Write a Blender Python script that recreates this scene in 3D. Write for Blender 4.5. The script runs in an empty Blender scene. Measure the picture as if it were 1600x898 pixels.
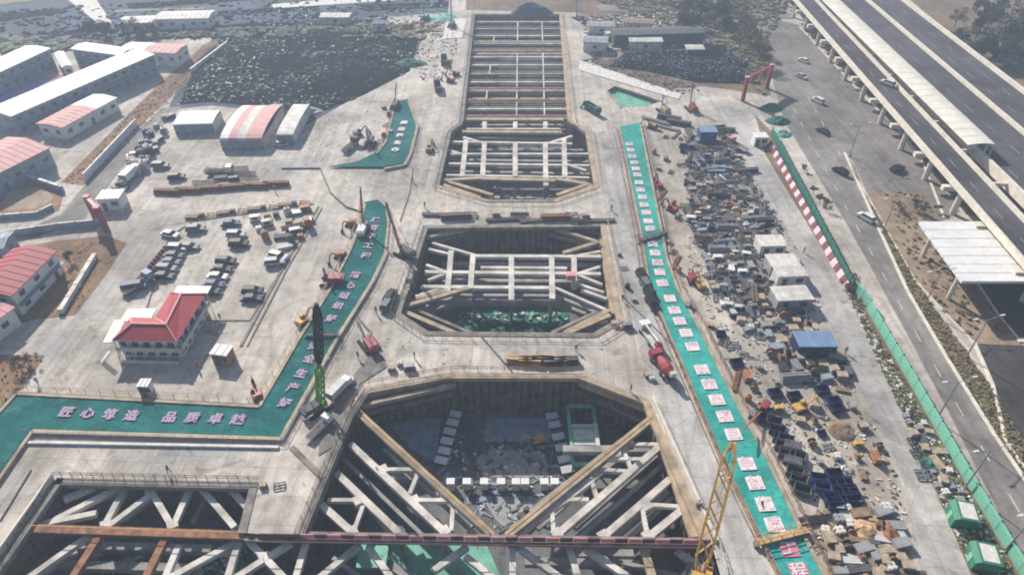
import bpy, bmesh, math, random
from mathutils import Vector, Matrix, noise
from mathutils.geometry import delaunay_2d_cdt
R = math.radians
random.seed(7)
sc = bpy.context.scene
COL = sc.collection
# ------------------------------------------------------------------ camera
CAM_H, PITCH, F = 88.0, R(39.0), 1067.0
SP, CP = math.sin(PITCH), math.cos(PITCH)
cd = bpy.data.cameras.new('camera'); cam = bpy.data.objects.new('camera', cd); COL.objects.link(cam)
cam.location = (0, 0, CAM_H); cam.rotation_euler = (R(90) - PITCH, 0, 0)
cd.sensor_width = 36; cd.lens = F / 1600 * 36; cd.clip_start = 0.5; cd.clip_end = 4000
sc.camera = cam
# ------------------------------------------------------------------ world, sun, exposure
SUN_AZ = math.atan2(-0.53, 0.85)          # direction towards the sun, clockwise from +Y
SUN_EL = R(33)
w = bpy.data.worlds.new('World'); sc.world = w; w.use_nodes = True
nt = w.node_tree; bg = nt.nodes['Background']
sky = nt.nodes.new('ShaderNodeTexSky'); sky.sky_type = 'NISHITA'; sky.sun_disc = False
sky.sun_elevation = SUN_EL; sky.sun_rotation = SUN_AZ; sky.altitude = 100; sky.dust_density = 1.5
nt.links.new(sky.outputs[0], bg.inputs[0]); bg.inputs[1].default_value = 0.075
sd = bpy.data.lights.new('sun', 'SUN'); sun = bpy.data.objects.new('sun', sd); COL.objects.link(sun)
sd.energy = 5.0; sd.angle = R(0.6); sd.color = (1.0, 0.925, 0.835)
sun.rotation_euler = (R(90) - SUN_EL, 0, -SUN_AZ + math.pi)
sun.rotation_euler = Vector((math.sin(SUN_AZ) * math.cos(SUN_EL), math.cos(SUN_AZ) * math.cos(SUN_EL), math.sin(SUN_EL))).to_track_quat('Z', 'Y').to_euler()
sun.location = (-60, 100, 120)
sc.view_settings.view_transform = 'Standard'; sc.view_settings.look = 'None'
sc.view_settings.exposure = 0.68; sc.view_settings.gamma = 1.0
sc.render.engine = 'CYCLES'
sc.cycles.use_denoising = True
sc.cycles.max_bounces = 5; sc.cycles.diffuse_bounces = 3; sc.cycles.volume_bounces = 0
sc.cycles.volume_step_rate = 10
sc.cycles.filter_width = 1.9

# ------------------------------------------------------------------ helpers
def P(px, py, h=0.0):
    """point at height h seen at pixel (px, py) of the 1600x898 photograph"""
    u = (px - 800) / F; v = (py - 449) / F
    z = (CAM_H - h) / (SP + v * CP)
    return Vector((u * z, z * (CP - v * SP), h))
def PL(pts, h=0.0): return [P(x, y, h) for x, y in pts]
def XY(pts): return [(p.x, p.y) for p in PL(pts)]

def mat(name, col, rough=0.8, var=0.25, scale=0.6, bump=0.0, metal=0.0, fine=0.12, spec=0.3, col2=None, world=False):
    m = bpy.data.materials.new(name); m.use_nodes = True
    n = m.node_tree.nodes; l = m.node_tree.links; b = n['Principled BSDF']
    b.inputs['Roughness'].default_value = rough; b.inputs['Metallic'].default_value = metal
    b.inputs['Specular IOR Level'].default_value = spec
    if world:
        tc = n.new('ShaderNodeNewGeometry'); out = tc.outputs['Position']
    else:
        tc = n.new('ShaderNodeTexCoord'); out = tc.outputs['Object']
    n1 = n.new('ShaderNodeTexNoise'); n1.inputs['Scale'].default_value = scale; n1.inputs['Detail'].default_value = 6
    n2 = n.new('ShaderNodeTexNoise'); n2.inputs['Scale'].default_value = scale * 9; n2.inputs['Detail'].default_value = 4
    l.new(out, n1.inputs['Vector']); l.new(out, n2.inputs['Vector'])
    c1 = tuple(min(1, c * (1 - var)) for c in col) if col2 is None else col2
    c2 = tuple(min(1, c * (1 + var)) for c in col)
    r1 = n.new('ShaderNodeValToRGB'); e = r1.color_ramp.elements
    e[0].position = .34; e[1].position = .66; e[0].color = (*c1, 1); e[1].color = (*c2, 1)
    l.new(n1.outputs['Fac'], r1.inputs[0])
    mx = n.new('ShaderNodeMix'); mx.data_type = 'RGBA'; mx.blend_type = 'MULTIPLY'; mx.inputs[0].default_value = 1.0
    r2 = n.new('ShaderNodeValToRGB'); e = r2.color_ramp.elements
    e[0].position = .3; e[1].position = .7
    e[0].color = (1 - 2 * fine,) * 3 + (1,); e[1].color = (1, 1, 1, 1)
    l.new(n2.outputs['Fac'], r2.inputs[0])
    l.new(r1.outputs[0], mx.inputs[6]); l.new(r2.outputs[0], mx.inputs[7])
    l.new(mx.outputs[2], b.inputs['Base Color'])
    if bump:
        bp = n.new('ShaderNodeBump'); bp.inputs['Strength'].default_value = bump; bp.inputs['Distance'].default_value = .1
        l.new(n2.outputs['Fac'], bp.inputs['Height']); l.new(bp.outputs[0], b.inputs['Normal'])
    return m

class MB:
    """collects shapes into one mesh"""
    def __init__(s): s.v = []; s.f = []
    def add(s, vs, fs):
        k = len(s.v); s.v += [tuple(v) for v in vs]; s.f += [tuple(i + k for i in f) for f in fs]; return s
    def box(s, c, d, rz=0.0, rot=None):
        x, y, z = d[0] / 2, d[1] / 2, d[2] / 2
        vs = [Vector((a * x, b * y, e * z)) for e in (-1, 1) for a, b in ((-1, -1), (1, -1), (1, 1), (-1, 1))]
        m = rot if rot is not None else Matrix.Rotation(rz, 3, 'Z')
        c = Vector(c)
        return s.add([m @ v + c for v in vs], [(3, 2, 1, 0), (4, 5, 6, 7), (0, 1, 5, 4), (1, 2, 6, 5), (2, 3, 7, 6), (3, 0, 4, 7)])
    def bar(s, a, b, wd, ht, up=Vector((0, 0, 1))):
        """beam from a to b; a and b lie on the centre line of its TOP face"""
        a = Vector(a); b = Vector(b); d = (b - a)
        if d.length < 1e-6: return s
        d.normalize(); side = d.cross(up)
        if side.length < 1e-3: side = d.cross(Vector((1, 0, 0)))
        side.normalize(); u = side.cross(d).normalized()
        h = side * wd / 2; dn = -u * ht
        vs = [a - h + dn, a + h + dn, a + h, a - h, b - h + dn, b + h + dn, b + h, b - h]
        return s.add(vs, [(0, 1, 2, 3), (7, 6, 5, 4), (1, 0, 4, 5), (2, 1, 5, 6), (3, 2, 6, 7), (0, 3, 7, 4)])
    def tube(s, a, b, r, n=8, r2=None, caps=True):
        a = Vector(a); b = Vector(b); d = (b - a).normalized(); r2 = r if r2 is None else r2
        x = d.orthogonal().normalized(); y = d.cross(x)
        vs = []
        for c, rr in ((a, r), (b, r2)):
            for i in range(n):
                t = 2 * math.pi * i / n; vs.append(c + (x * math.cos(t) + y * math.sin(t)) * rr)
        fs = [(i, (i + 1) % n, n + (i + 1) % n, n + i) for i in range(n)]
        if caps: fs += [tuple(range(n - 1, -1, -1)), tuple(range(n, 2 * n))]
        return s.add(vs, fs)
    def prism(s, poly, z0, z1):
        n = len(poly)
        area = sum(poly[i][0] * poly[(i + 1) % n][1] - poly[(i + 1) % n][0] * poly[i][1] for i in range(n))
        if area < 0: poly = poly[::-1]
        vs = [(p[0], p[1], z0) for p in poly] + [(p[0], p[1], z1) for p in poly]
        fs = [tuple(range(n - 1, -1, -1)), tuple(range(n, 2 * n))] + [(i, (i + 1) % n, n + (i + 1) % n, n + i) for i in range(n)]
        return s.add(vs, fs)
    def extrude_y(s, prof, y0, y1, inset=0.0):
        """profile in x,z (counter-clockwise seen from -y) pulled along y"""
        n = len(prof)
        vs = [(p[0], y0, p[1]) for p in prof] + [(p[0], y1, p[1]) for p in prof]
        fs = [tuple(range(n)), tuple(range(2 * n - 1, n - 1, -1))] + [(i, n + i, n + (i + 1) % n, (i + 1) % n) for i in range(n)]
        return s.add(vs, fs)
    def lathe(s, prof, n=12, c=(0, 0, 0), axis='z'):
        vs = []
        for r, z in prof:
            for i in range(n):
                t = 2 * math.pi * i / n
                p = (r * math.cos(t), r * math.sin(t), z)
                if axis == 'x': p = (z, r * math.cos(t), r * math.sin(t))
                if axis == 'y': p = (r * math.cos(t), z, r * math.sin(t))
                vs.append((p[0] + c[0], p[1] + c[1], p[2] + c[2]))
        fs = []
        for j in range(len(prof) - 1):
            for i in range(n):
                fs.append((j * n + i, j * n + (i + 1) % n, (j + 1) * n + (i + 1) % n, (j + 1) * n + i))
        fs += [tuple(range(n - 1, -1, -1)), tuple((len(prof) - 1) * n + i for i in range(n))]
        return s.add(vs, fs)
    def mesh(s, name, off=None):
        me = bpy.data.meshes.new(name)
        vs = s.v if off is None else [(x - off[0], y - off[1], z - off[2]) for x, y, z in s.v]
        me.from_pydata(vs, [], s.f); me.validate(); me.update()
        bm = bmesh.new(); bm.from_mesh(me); bmesh.ops.recalc_face_normals(bm, faces=bm.faces); bm.to_mesh(me); bm.free()
        return me
    def build(s, name, m, parent=None, off=None, label=None, kind=None):
        if off is True: off = tuple(parent.location)
        me = s.mesh(name, off); me.materials.append(m)
        return put(name, me, parent, label=label, kind=kind)

def put(name, me, parent=None, loc=(0, 0, 0), rz=0.0, label=None, kind=None, m=None):
    o = bpy.data.objects.new(name, me); COL.objects.link(o); o.parent = parent
    if parent is not None: KIDS.setdefault(parent.name, []).append(o)
    o.location = loc; o.rotation_euler = (0, 0, rz)
    if m is not None: own_mat(o, m)
    if label: o['label'] = label
    if kind: o['kind'] = kind
    return o
def own_mat(o, m):
    o.material_slots[0].link = 'OBJECT'; o.material_slots[0].material = m
REG = []
def thing(name, label, cat, loc=(0, 0, 0), rz=0.0, group=None, zone=None):
    o = bpy.data.objects.new(name, None); COL.objects.link(o); o.empty_display_size = .1
    o.location = loc; o.rotation_euler = (0, 0, rz)
    o['label'] = label; o['category'] = cat
    if group: o['group'] = group
    if zone: REG.append((o, label, zone))
    return o
def tag(o, label, cat, group=None, zone=None):
    o['label'] = label; o['category'] = cat
    if group: o['group'] = group
    if zone: REG.append((o, label, zone))
    return o
KIDS = {}
def kids(o): return KIDS.get(o.name, [])
def dup(src, loc, rz=0.0, label=None, group=None, zone=None, recolor=None, scale=None):
    """copy of a thing with copies of its parts and sub-parts (meshes shared)"""
    r = src.copy(); COL.objects.link(r); r.location = loc; r.rotation_euler = (0, 0, rz)
    if scale: r.scale = scale if isinstance(scale, tuple) else (scale,) * 3
    if label: r['label'] = label
    if group: r['group'] = group
    if zone: REG.append((r, label, zone))
    for ch in kids(src):
        c = ch.copy(); COL.objects.link(c); c.parent = r
        if recolor and ch.name.split('.')[0] in recolor: own_mat(c, recolor[ch.name.split('.')[0]])
        for g in kids(ch):
            d = g.copy(); COL.objects.link(d); d.parent = c
            if recolor and g.name.split('.')[0] in recolor: own_mat(d, recolor[g.name.split('.')[0]])
    if recolor and src.type == 'MESH' and src.name.split('.')[0] in recolor: own_mat(r, recolor[src.name.split('.')[0]])
    return r
USED = set()
def first_or_dup(proto, loc, rz=0.0, **k):
    """the first copy of a kind is the prototype itself"""
    if proto.name not in USED and not k.get('recolor'):
        USED.add(proto.name); proto.location = loc; proto.rotation_euler = (0, 0, rz)
        if k.get('label'): proto['label'] = k['label']
        if k.get('group'): proto['group'] = k['group']
        if k.get('scale'): proto.scale = k['scale'] if isinstance(k['scale'], tuple) else (k['scale'],) * 3
        if k.get('zone'): REG.append((proto, k['label'], k['zone']))
        return proto
    return dup(proto, loc, rz, **k)
PROTOS = []
def proto(o): PROTOS.append(o); return o

def inside(p, poly):
    x, y = p[0], p[1]; c = False; n = len(poly); j = n - 1
    for i in range(n):
        xi, yi = poly[i][0], poly[i][1]; xj, yj = poly[j][0], poly[j][1]
        if (yi > y) != (yj > y) and x < (xj - xi) * (y - yi) / (yj - yi) + xi: c = not c
        j = i
    return c
def sheet_mesh(name, poly, z=0.0, holes=(), step=None, zf=None, region=None):
    pts = [Vector((p[0], p[1])) for p in poly]; edges = [(i, (i + 1) % len(poly)) for i in range(len(poly))]
    for h in holes:
        k = len(pts); pts += [Vector((p[0], p[1])) for p in h]; edges += [(k + i, k + (i + 1) % len(h)) for i in range(len(h))]
    if step:
        xs = [p[0] for p in poly]; ys = [p[1] for p in poly]
        y = min(ys) + step / 2
        while y < max(ys):
            x = min(xs) + step / 2
            while x < max(xs):
                q = (x + random.uniform(-.2, .2) * step, y + random.uniform(-.2, .2) * step)
                if inside(q, poly): pts.append(Vector(q))
                x += step
            y += step
    v, e, f, *_ = delaunay_2d_cdt(pts, edges, [], 0, 1e-5)
    keep = []
    for t in f:
        c = sum((v[i] for i in t), Vector((0, 0))) / len(t)
        if inside(c, poly) and not any(inside(c, h) for h in holes): keep.append(tuple(t))
    used = sorted({i for t in keep for i in t}); mp = {a: b for b, a in enumerate(used)}
    me = bpy.data.meshes.new(name)
    me.from_pydata([(v[i].x, v[i].y, z + (zf(v[i].x, v[i].y) if zf else 0)) for i in used], [], [tuple(mp[i] for i in t) for t in keep])
    me.update()
    bm = bmesh.new(); bm.from_mesh(me)
    for fc in bm.faces:
        if fc.normal.z < 0: fc.normal_flip()
    bm.to_mesh(me); bm.free()
    if zf:
        for p in me.polygons: p.use_smooth = True
    return me
def sheet(name, poly, z, m, kind='structure', parent=None, **k):
    me = sheet_mesh(name, poly, z, **k); me.materials.append(m)
    return put(name, me, parent, kind=kind)
def edge_dist(p, poly):
    best = 1e9; n = len(poly)
    for i in range(n):
        a = poly[i]; b = poly[(i + 1) % n]
        ax, ay = a[0], a[1]; dx, dy = b[0] - ax, b[1] - ay
        L = dx * dx + dy * dy
        t = max(0, min(1, ((p[0] - ax) * dx + (p[1] - ay) * dy) / L)) if L else 0
        best = min(best, math.hypot(p[0] - ax - t * dx, p[1] - ay - t * dy))
    return best
def along(pts, step, ends=True):
    """points every `step` metres along a polyline with the local direction angle"""
    out = []; rest = 0.0
    for a, b in zip(pts[:-1], pts[1:]):
        d = (b - a); L = d.length; t = rest
        while t < L:
            out.append((a + d * (t / L), math.atan2(d.y, d.x))); t += step
        rest = t - L
    return out

# ------------------------------------------------------------------ materials
def ground_mat(name, c, joints=True, stain=(.25, .22, .19), slab=6.0, rough=.92):
    m = bpy.data.materials.new(name); m.use_nodes = True
    n = m.node_tree.nodes; l = m.node_tree.links; b = n['Principled BSDF']
    b.inputs['Roughness'].default_value = rough; b.inputs['Specular IOR Level'].default_value = .2
    g = n.new('ShaderNodeNewGeometry'); pos = g.outputs['Position']
    def nz(scale, det=6, dist=0.0, vec=None):
        t = n.new('ShaderNodeTexNoise'); t.inputs['Scale'].default_value = scale; t.inputs['Detail'].default_value = det
        t.inputs['Distortion'].default_value = dist; l.new(vec or pos, t.inputs['Vector']); return t.outputs['Fac']
    def ramp(s, a, bb, ca, cb):
        r = n.new('ShaderNodeValToRGB'); e = r.color_ramp.elements
        e[0].position = a; e[1].position = bb; e[0].color = (*ca, 1); e[1].color = (*cb, 1)
        l.new(s, r.inputs[0]); return r.outputs[0]
    def mul(a, bb, f=1.0, mode='MULTIPLY'):
        x = n.new('ShaderNodeMix'); x.data_type = 'RGBA'; x.blend_type = mode; x.inputs[0].default_value = f
        l.new(a, x.inputs[6]); l.new(bb, x.inputs[7]); return x
    dark = tuple(k * .66 for k in c)
    base = ramp(nz(.045, 8, .6), .36, .62, dark, tuple(k * 1.08 for k in c))
    mid = ramp(nz(.28, 8, 1.2), .32, .6, (.74, .72, .70), (1, 1, 1))
    fine = ramp(nz(2.2, 5), .3, .7, (.84, .84, .84), (1.04, 1.04, 1.04))
    x = mul(base, mid); x = mul(x.outputs[2], fine)
    # tyre tracks: noise stretched along the driving direction
    mp = n.new('ShaderNodeMapping'); mp.inputs['Scale'].default_value = (.75, .03, 1); mp.inputs['Rotation'].default_value = (0, 0, R(-6))
    l.new(pos, mp.inputs['Vector'])
    trk = ramp(nz(1.0, 4, .2, mp.outputs[0]), .42, .60, (.80, .79, .78), (1, 1, 1))
    x = mul(x.outputs[2], trk, .8)
    # dark wet or oily blotches
    bl = ramp(nz(.11, 9, 2.5), .62, .72, (1, 1, 1), stain)
    x = mul(x.outputs[2], bl, .55)
    crk = n.new('ShaderNodeTexVoronoi'); crk.feature = 'DISTANCE_TO_EDGE'; crk.inputs['Scale'].default_value = .07; l.new(pos, crk.inputs['Vector'])
    x = mul(x.outputs[2], ramp(crk.outputs['Distance'], .0, .008, (.72, .7, .68), (1, 1, 1)), .7)
    puddle = ramp(nz(.33, 3, .3), .70, .73, (1, 1, 1), (.62, .62, .64))
    x = mul(x.outputs[2], puddle, .8)
    if joints:
        mp2 = n.new('ShaderNodeMapping'); mp2.inputs['Rotation'].default_value = (0, 0, R(3)); l.new(pos, mp2.inputs['Vector'])
        br = n.new('ShaderNodeTexBrick'); l.new(mp2.outputs[0], br.inputs['Vector'])
        br.inputs['Scale'].default_value = 1.0; br.offset = 0.0
        br.inputs['Brick Width'].default_value = slab; br.inputs['Row Height'].default_value = slab * .8
        br.inputs['Mortar Size'].default_value = .05; br.inputs['Mortar Smooth'].default_value = .3
        br.inputs['Color1'].default_value = (1, 1, 1, 1); br.inputs['Color2'].default_value = (.84, .845, .85, 1); br.inputs['Mortar'].default_value = (.5, .48, .46, 1)
        x = mul(x.outputs[2], br.outputs['Color'], .8)
    l.new(x.outputs[2], b.inputs['Base Color'])
    bp = n.new('ShaderNodeBump'); bp.inputs['Strength'].default_value = .25; bp.inputs['Distance'].default_value = .15
    l.new(nz(1.2, 8), bp.inputs['Height']); l.new(bp.outputs[0], b.inputs['Normal'])
    return m
M = {}
def cover_mat(name, col, rot):
    """netting laid in sheets: seams, dust, sun-faded patches and wrinkles"""
    m = bpy.data.materials.new(name); m.use_nodes = True; n = m.node_tree.nodes; l = m.node_tree.links; b = n['Principled BSDF']
    b.inputs['Roughness'].default_value = .9; b.inputs['Specular IOR Level'].default_value = .06
    g = n.new('ShaderNodeNewGeometry'); pos = g.outputs['Position']
    def nz(s, d, dist=0):
        t = n.new('ShaderNodeTexNoise'); t.inputs['Scale'].default_value = s; t.inputs['Detail'].default_value = d; t.inputs['Distortion'].default_value = dist; l.new(pos, t.inputs['Vector']); return t.outputs['Fac']
    def ramp(s, p, q, ca, cb):
        r = n.new('ShaderNodeValToRGB'); e = r.color_ramp.elements; e[0].position = p; e[1].position = q; e[0].color = (*ca, 1); e[1].color = (*cb, 1); l.new(s, r.inputs[0]); return r.outputs[0]
    def mul(x, y, f=1.0):
        k = n.new('ShaderNodeMix'); k.data_type = 'RGBA'; k.blend_type = 'MULTIPLY'; k.inputs[0].default_value = f; l.new(x, k.inputs[6]); l.new(y, k.inputs[7]); return k.outputs[2]
    x = ramp(nz(.09, 6, 1), .35, .65, tuple(k * .72 for k in col), tuple(min(1, k * 1.12 + .01) for k in col))
    x = mul(x, ramp(nz(.9, 7, .8), .3, .62, (.72, .75, .76), (1.05, 1.05, 1.05)))
    mp = n.new('ShaderNodeMapping'); mp.inputs['Rotation'].default_value = (0, 0, rot); l.new(pos, mp.inputs['Vector'])
    br = n.new('ShaderNodeTexBrick'); l.new(mp.outputs[0], br.inputs['Vector']); br.inputs['Scale'].default_value = 1
    br.inputs['Brick Width'].default_value = 6; br.inputs['Row Height'].default_value = 1.9; br.inputs['Mortar Size'].default_value = .05; br.offset = .3
    br.inputs['Color1'].default_value = (1, 1, 1, 1); br.inputs['Color2'].default_value = (.86, .88, .9, 1); br.inputs['Mortar'].default_value = (.6, .62, .64, 1)
    x = mul(x, br.outputs['Color'], .9)
    dust = n.new('ShaderNodeMix'); dust.data_type = 'RGBA'; l.new(x, dust.inputs[6]); dust.inputs[7].default_value = (.34, .33, .29, 1)
    l.new(ramp(nz(.5, 9, .6), .55, .85, (0, 0, 0), (.22, .22, .22)), dust.inputs[0]); l.new(dust.outputs[2], b.inputs['Base Color'])
    bp = n.new('ShaderNodeBump'); bp.inputs['Strength'].default_value = .6; bp.inputs['Distance'].default_value = .2; l.new(nz(1.6, 6, 1.5), bp.inputs['Height']); l.new(bp.outputs[0], b.inputs['Normal'])
    return m
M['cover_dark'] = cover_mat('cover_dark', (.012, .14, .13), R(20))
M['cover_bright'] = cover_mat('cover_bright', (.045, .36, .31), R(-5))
M['concrete_ground'] = ground_mat('concrete_ground', (.61, .565, .505))
M['haul'] = ground_mat('haul_concrete', (.53, .515, .49), slab=8)
M['yard'] = ground_mat('yard_ground', (.54, .49, .42), joints=False)
M['dirt'] = ground_mat('dirt', (.30, .185, .105), joints=False, stain=(.3, .25, .2))
M['verge'] = ground_mat('dry_verge', (.23, .17, .115), joints=False, stain=(.35, .4, .25))
M['tan'] = ground_mat('bare_tan_soil', (.36, .28, .20), joints=False)
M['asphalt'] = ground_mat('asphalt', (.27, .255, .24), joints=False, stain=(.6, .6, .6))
M['asphalt_dark'] = ground_mat('asphalt_dark', (.075, .073, .075), joints=False, stain=(.7, .7, .7))
M['deck_asphalt'] = ground_mat('deck_asphalt', (.10, .095, .105), joints=False, stain=(.75, .75, .75))
M['farfield'] = ground_mat('far_field', (.085, .115, .16), joints=False, stain=(.5, .5, .5))
M['pitfloor'] = ground_mat('pit_floor', (.19, .20, .21), joints=False, stain=(.4, .4, .4))
M['pond'] = mat('pond', (.05, .06, .08), .15, .3, .1, spec=.5)
M['court'] = mat('court', (.26, .22, .46), .8, .1, .5)
M['court_orange'] = mat('court_orange', (.60, .30, .16), .8, .1, .5)
def c(name, col, *a, **k): M[name] = mat(name, col, *a, **k)
c('pit_wall', (.15, .125, .10), .95, .45, .5, .6)
c('pale', (.62, .60, .56), .85, .18, .8, .2)
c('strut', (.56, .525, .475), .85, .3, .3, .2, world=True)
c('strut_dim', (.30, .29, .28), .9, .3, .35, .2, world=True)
c('cap_tan', (.38, .30, .21), .85, .3, .5, .2, world=True)
c('cap_grey', (.22, .20, .175), .9, .35, .5, .3, world=True)
c('rust', (.25, .115, .06), .8, .45, .9, .2, world=True)
c('maroon', (.17, .06, .075), .7, .35, .8, world=True)
c('white', (.72, .72, .71), .6, .08, .5)
c('white_dirty', (.58, .565, .53), .7, .2, .5)
c('grey', (.30, .305, .31), .7, .2, .6)
c('grey_blue', (.26, .31, .37), .7, .2, .6)
c('dark', (.035, .037, .042), .6, .4, .8)
c('darkgrey', (.10, .10, .105), .75, .3, .8)
c('black', (.015, .015, .017), .55, .3, 1)
c('rubber', (.02, .02, .02), .9, .3, 1)
c('glass', (.02, .028, .035), .3, .2, .5, spec=.6)
c('red', (.30, .05, .055), .55, .2, .6)
c('red_roof', (.36, .035, .05), .6, .12, .6)
c('pink_roof', (.60, .29, .28), .7, .12, .5)
c('pink', (.66, .28, .30), .7, .2, .6)
c('orange', (.40, .18, .08), .65, .3, .8)
c('yellow', (.62, .36, .10), .6, .25, .8)
c('ochre', (.50, .33, .17), .65, .25, .7)
c('green', (.06, .30, .08), .6, .25, .8)
c('lime', (.16, .38, .06), .6, .25, .8)
c('shed_green', (.03, .19, .11), .6, .2, .6)
c('blue', (.03, .07, .24), .6, .3, .7)
c('navy', (.02, .032, .10), .6, .35, .7)
c('blue_roof', (.17, .26, .40), .6, .15, .6)
c('fence_green', (.19, .49, .36), .6, .15, .5)
c('fence_dark', (.025, .15, .11), .7, .3, .5)
c('cover_pale', (.16, .40, .31), .8, .25, .3, .3, world=True)
c('net_green', (.03, .16, .12), .85, .7, .5, .8, fine=.3, world=True)
c('net_black', (.008, .016, .020), .95, .7, .12, .9, fine=.4, world=True, spec=.03)
c('steel', (.26, .27, .29), .5, .25, .8, metal=.3)
c('rebar', (.17, .12, .09), .75, .4, 1.2)
c('timber', (.27, .19, .125), .8, .3, 1.0)
c('timber_pale', (.42, .34, .25), .8, .25, 1.0)
c('soil', (.22, .16, .11), .95, .4, .5, .6)
c('letter_white', (.76, .68, .70), .7, .05, 1)
c('letter_red', (.62, .22, .27), .7, .1, 1)
c('letter_blush', (.72, .50, .54), .7, .1, 1)
c('letter_lilac', (.38, .30, .42), .7, .1, 1)
c('letter_purple', (.22, .09, .17), .7, .1, 1)
c('parapet', (.68, .63, .54), .8, .12, .6, world=True)
c('canopy', (.70, .67, .59), .7, .10, .4, world=True)
c('bark', (.09, .07, .05), .9, .4, 3)
c('leaf_dark', (.045, .058, .03), .8, .5, .8)
c('leaf_olive', (.13, .125, .055), .8, .45, .8)
c('leaf_dry', (.22, .17, .10), .8, .4, .8)
c('leaf_green', (.05, .11, .05), .8, .4, .8)
c('skin', (.35, .2, .14), .7, .1, 1)
c('paint_white', (.66, .66, .66), .5, .05, 1, spec=.12)
c('paint_black', (.018, .02, .025), .5, .1, 1, spec=.12)
c('paint_grey', (.16, .17, .18), .5, .1, 1, spec=.12)
c('paint_silver', (.42, .43, .45), .5, .1, 1, spec=.12)
c('paint_blue', (.03, .06, .15), .5, .1, 1, spec=.12)
c('line_paint', (.62, .61, .58), .8, .3, 1)
# ================================================================== GROUND AND PITS
PIT_A = XY([(738, 22), (878, 22), (893, 190), (906, 196), (921, 208), (936, 293), (868, 316), (760, 316), (679, 292), (700, 205), (718, 192)])
PIT_B = XY([(662, 353), (945, 350), (973, 502), (930, 527), (665, 524), (617, 492)])
PIT_C = XY([(90, 747), (403, 754), (384, 832), (462, 838), (541, 650), (570, 608), (700, 584), (905, 584), (1013, 625), (1112, 850), (1150, 985), (-80, 985), (-45, 940)])
TRENCH = XY([(948, 142), (962, 134), (1034, 158), (1010, 166), (970, 168)])
G = [(-700, -60), (700, -60), (1400, 1500), (-1400, 1500)]
ground = sheet('ground', G, 0.0, M['concrete_ground'], holes=(PIT_A, PIT_B, PIT_C, TRENCH))
Z = [0.004]
def patch(name, px, m, step=None, dz=None):
    z = Z[0]; Z[0] += 0.004
    return sheet(name, XY(px), z, M[m])
patch('far_field', [(-400, -150), (720, -150), (700, 20), (560, 30), (350, 48), (250, 62), (120, 62), (40, 75), (-300, 120)], 'farfield')
patch('far_ground', [(728, -150), (1240, -150), (1230, 10), (1190, 60), (1205, 150), (1100, 135), (1040, 140), (930, 100), (905, 20), (728, 16)], 'verge')
patch('far_verge', [(1410, -10), (2400, -150), (2400, 300), (1660, 200)], 'verge')
patch('pond', [(1540, 75), (1620, 60), (1700, 130), (1640, 140), (1570, 105)], 'pond')
patch('netted_ground', [(262, 172), (300, 90), (350, 46), (560, 30), (660, 60), (640, 110), (560, 150), (480, 195), (400, 172), (330, 165)], 'farfield')
patch('dirt_path', [(318, 70), (345, 62), (300, 120), (200, 215), (130, 290), (95, 285), (175, 205), (250, 130)], 'dirt')
patch('grey_path', [(252, 170), (285, 165), (230, 225), (190, 262), (130, 345), (0, 390), (0, 378), (95, 335), (150, 268)], 'asphalt')
patch('dirt_plot', [(0, 285), (60, 280), (100, 302), (92, 330), (0, 345)], 'dirt')
patch('grass_plot', [(10, 298), (70, 292), (85, 310), (60, 325), (0, 330)], 'tan')
patch('garden_plot', [(0, 395), (75, 378), (165, 368), (198, 380), (165, 430), (118, 492), (50, 500), (-10, 520), (-30, 420)], 'dirt')
patch('planting_bed', [(-80, 553), (70, 555), (40, 600), (0, 640), (-90, 660)], 'dirt')
patch('storage_yard', [(1030, 185), (1130, 190), (1232, 380), (1322, 560), (1412, 750), (1442, 905), (1300, 905), (1255, 820), (1165, 640), (1060, 440), (1020, 300)], 'yard')
patch('haul_road', [(1112, 160), (1165, 175), (1192, 240), (1332, 470), (1432, 700), (1520, 910), (1448, 910), (1412, 750), (1322, 560), (1232, 380), (1140, 200)], 'haul')
patch('fence_verge', [(1180, 180), (1215, 215), (1338, 440), (1600, 910), (1522, 910), (1434, 700), (1334, 470), (1196, 242)], 'verge')
patch('side_haul', [(925, 205), (962, 205), (1000, 380), (1030, 500), (1085, 635), (1180, 850), (1215, 930), (1130, 930), (1118, 850), (1020, 615), (985, 500), (950, 350)], 'haul')
patch('road', [(1170, 20), (1250, 40), (1352, 152), (1408, 205), (1440, 245), (1500, 330), (1470, 345), (1440, 300), (1322, 240), (1368, 345), (1420, 455), (1480, 560), (1555, 680), (1720, 925), (1625, 925), (1560, 800), (1480, 640), (1400, 490), (1320, 345), (1225, 190), (1195, 80)], 'asphalt')
patch('road_verge', [(1322, 242), (1336, 262), (1350, 300), (1430, 440), (1545, 600), (1660, 790), (1728, 925), (1722, 925), (1557, 680), (1482, 560), (1422, 455), (1370, 345)], 'verge')
patch('bare_strip', [(1354, 300), (1440, 300), (1475, 350), (1520, 440), (1600, 530), (1590, 545), (1530, 538), (1490, 500), (1430, 435)], 'tan')
patch('frontage_road', [(1324, 238), (1380, 228), (1440, 300), (1354, 300), (1337, 262)], 'asphalt')
patch('side_road', [(1528, 440), (1760, 430), (1760, 560), (1625, 527), (1592, 528), (1560, 490)], 'asphalt_dark')
patch('lower_side_road', [(1526, 537), (1590, 540), (1760, 540), (1760, 925), (1690, 850), (1570, 690), (1552, 600)], 'asphalt_dark')
patch('highway_verge', [(1254, 42), (1270, 20), (1600, 350), (1760, 430), (1620, 440), (1545, 345), (1505, 330), (1443, 245), (1410, 203), (1355, 150)], 'verge')
patch('green_court', [(0, 148), (62, 122), (90, 122), (66, 140), (0, 166)], 'court')
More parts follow.
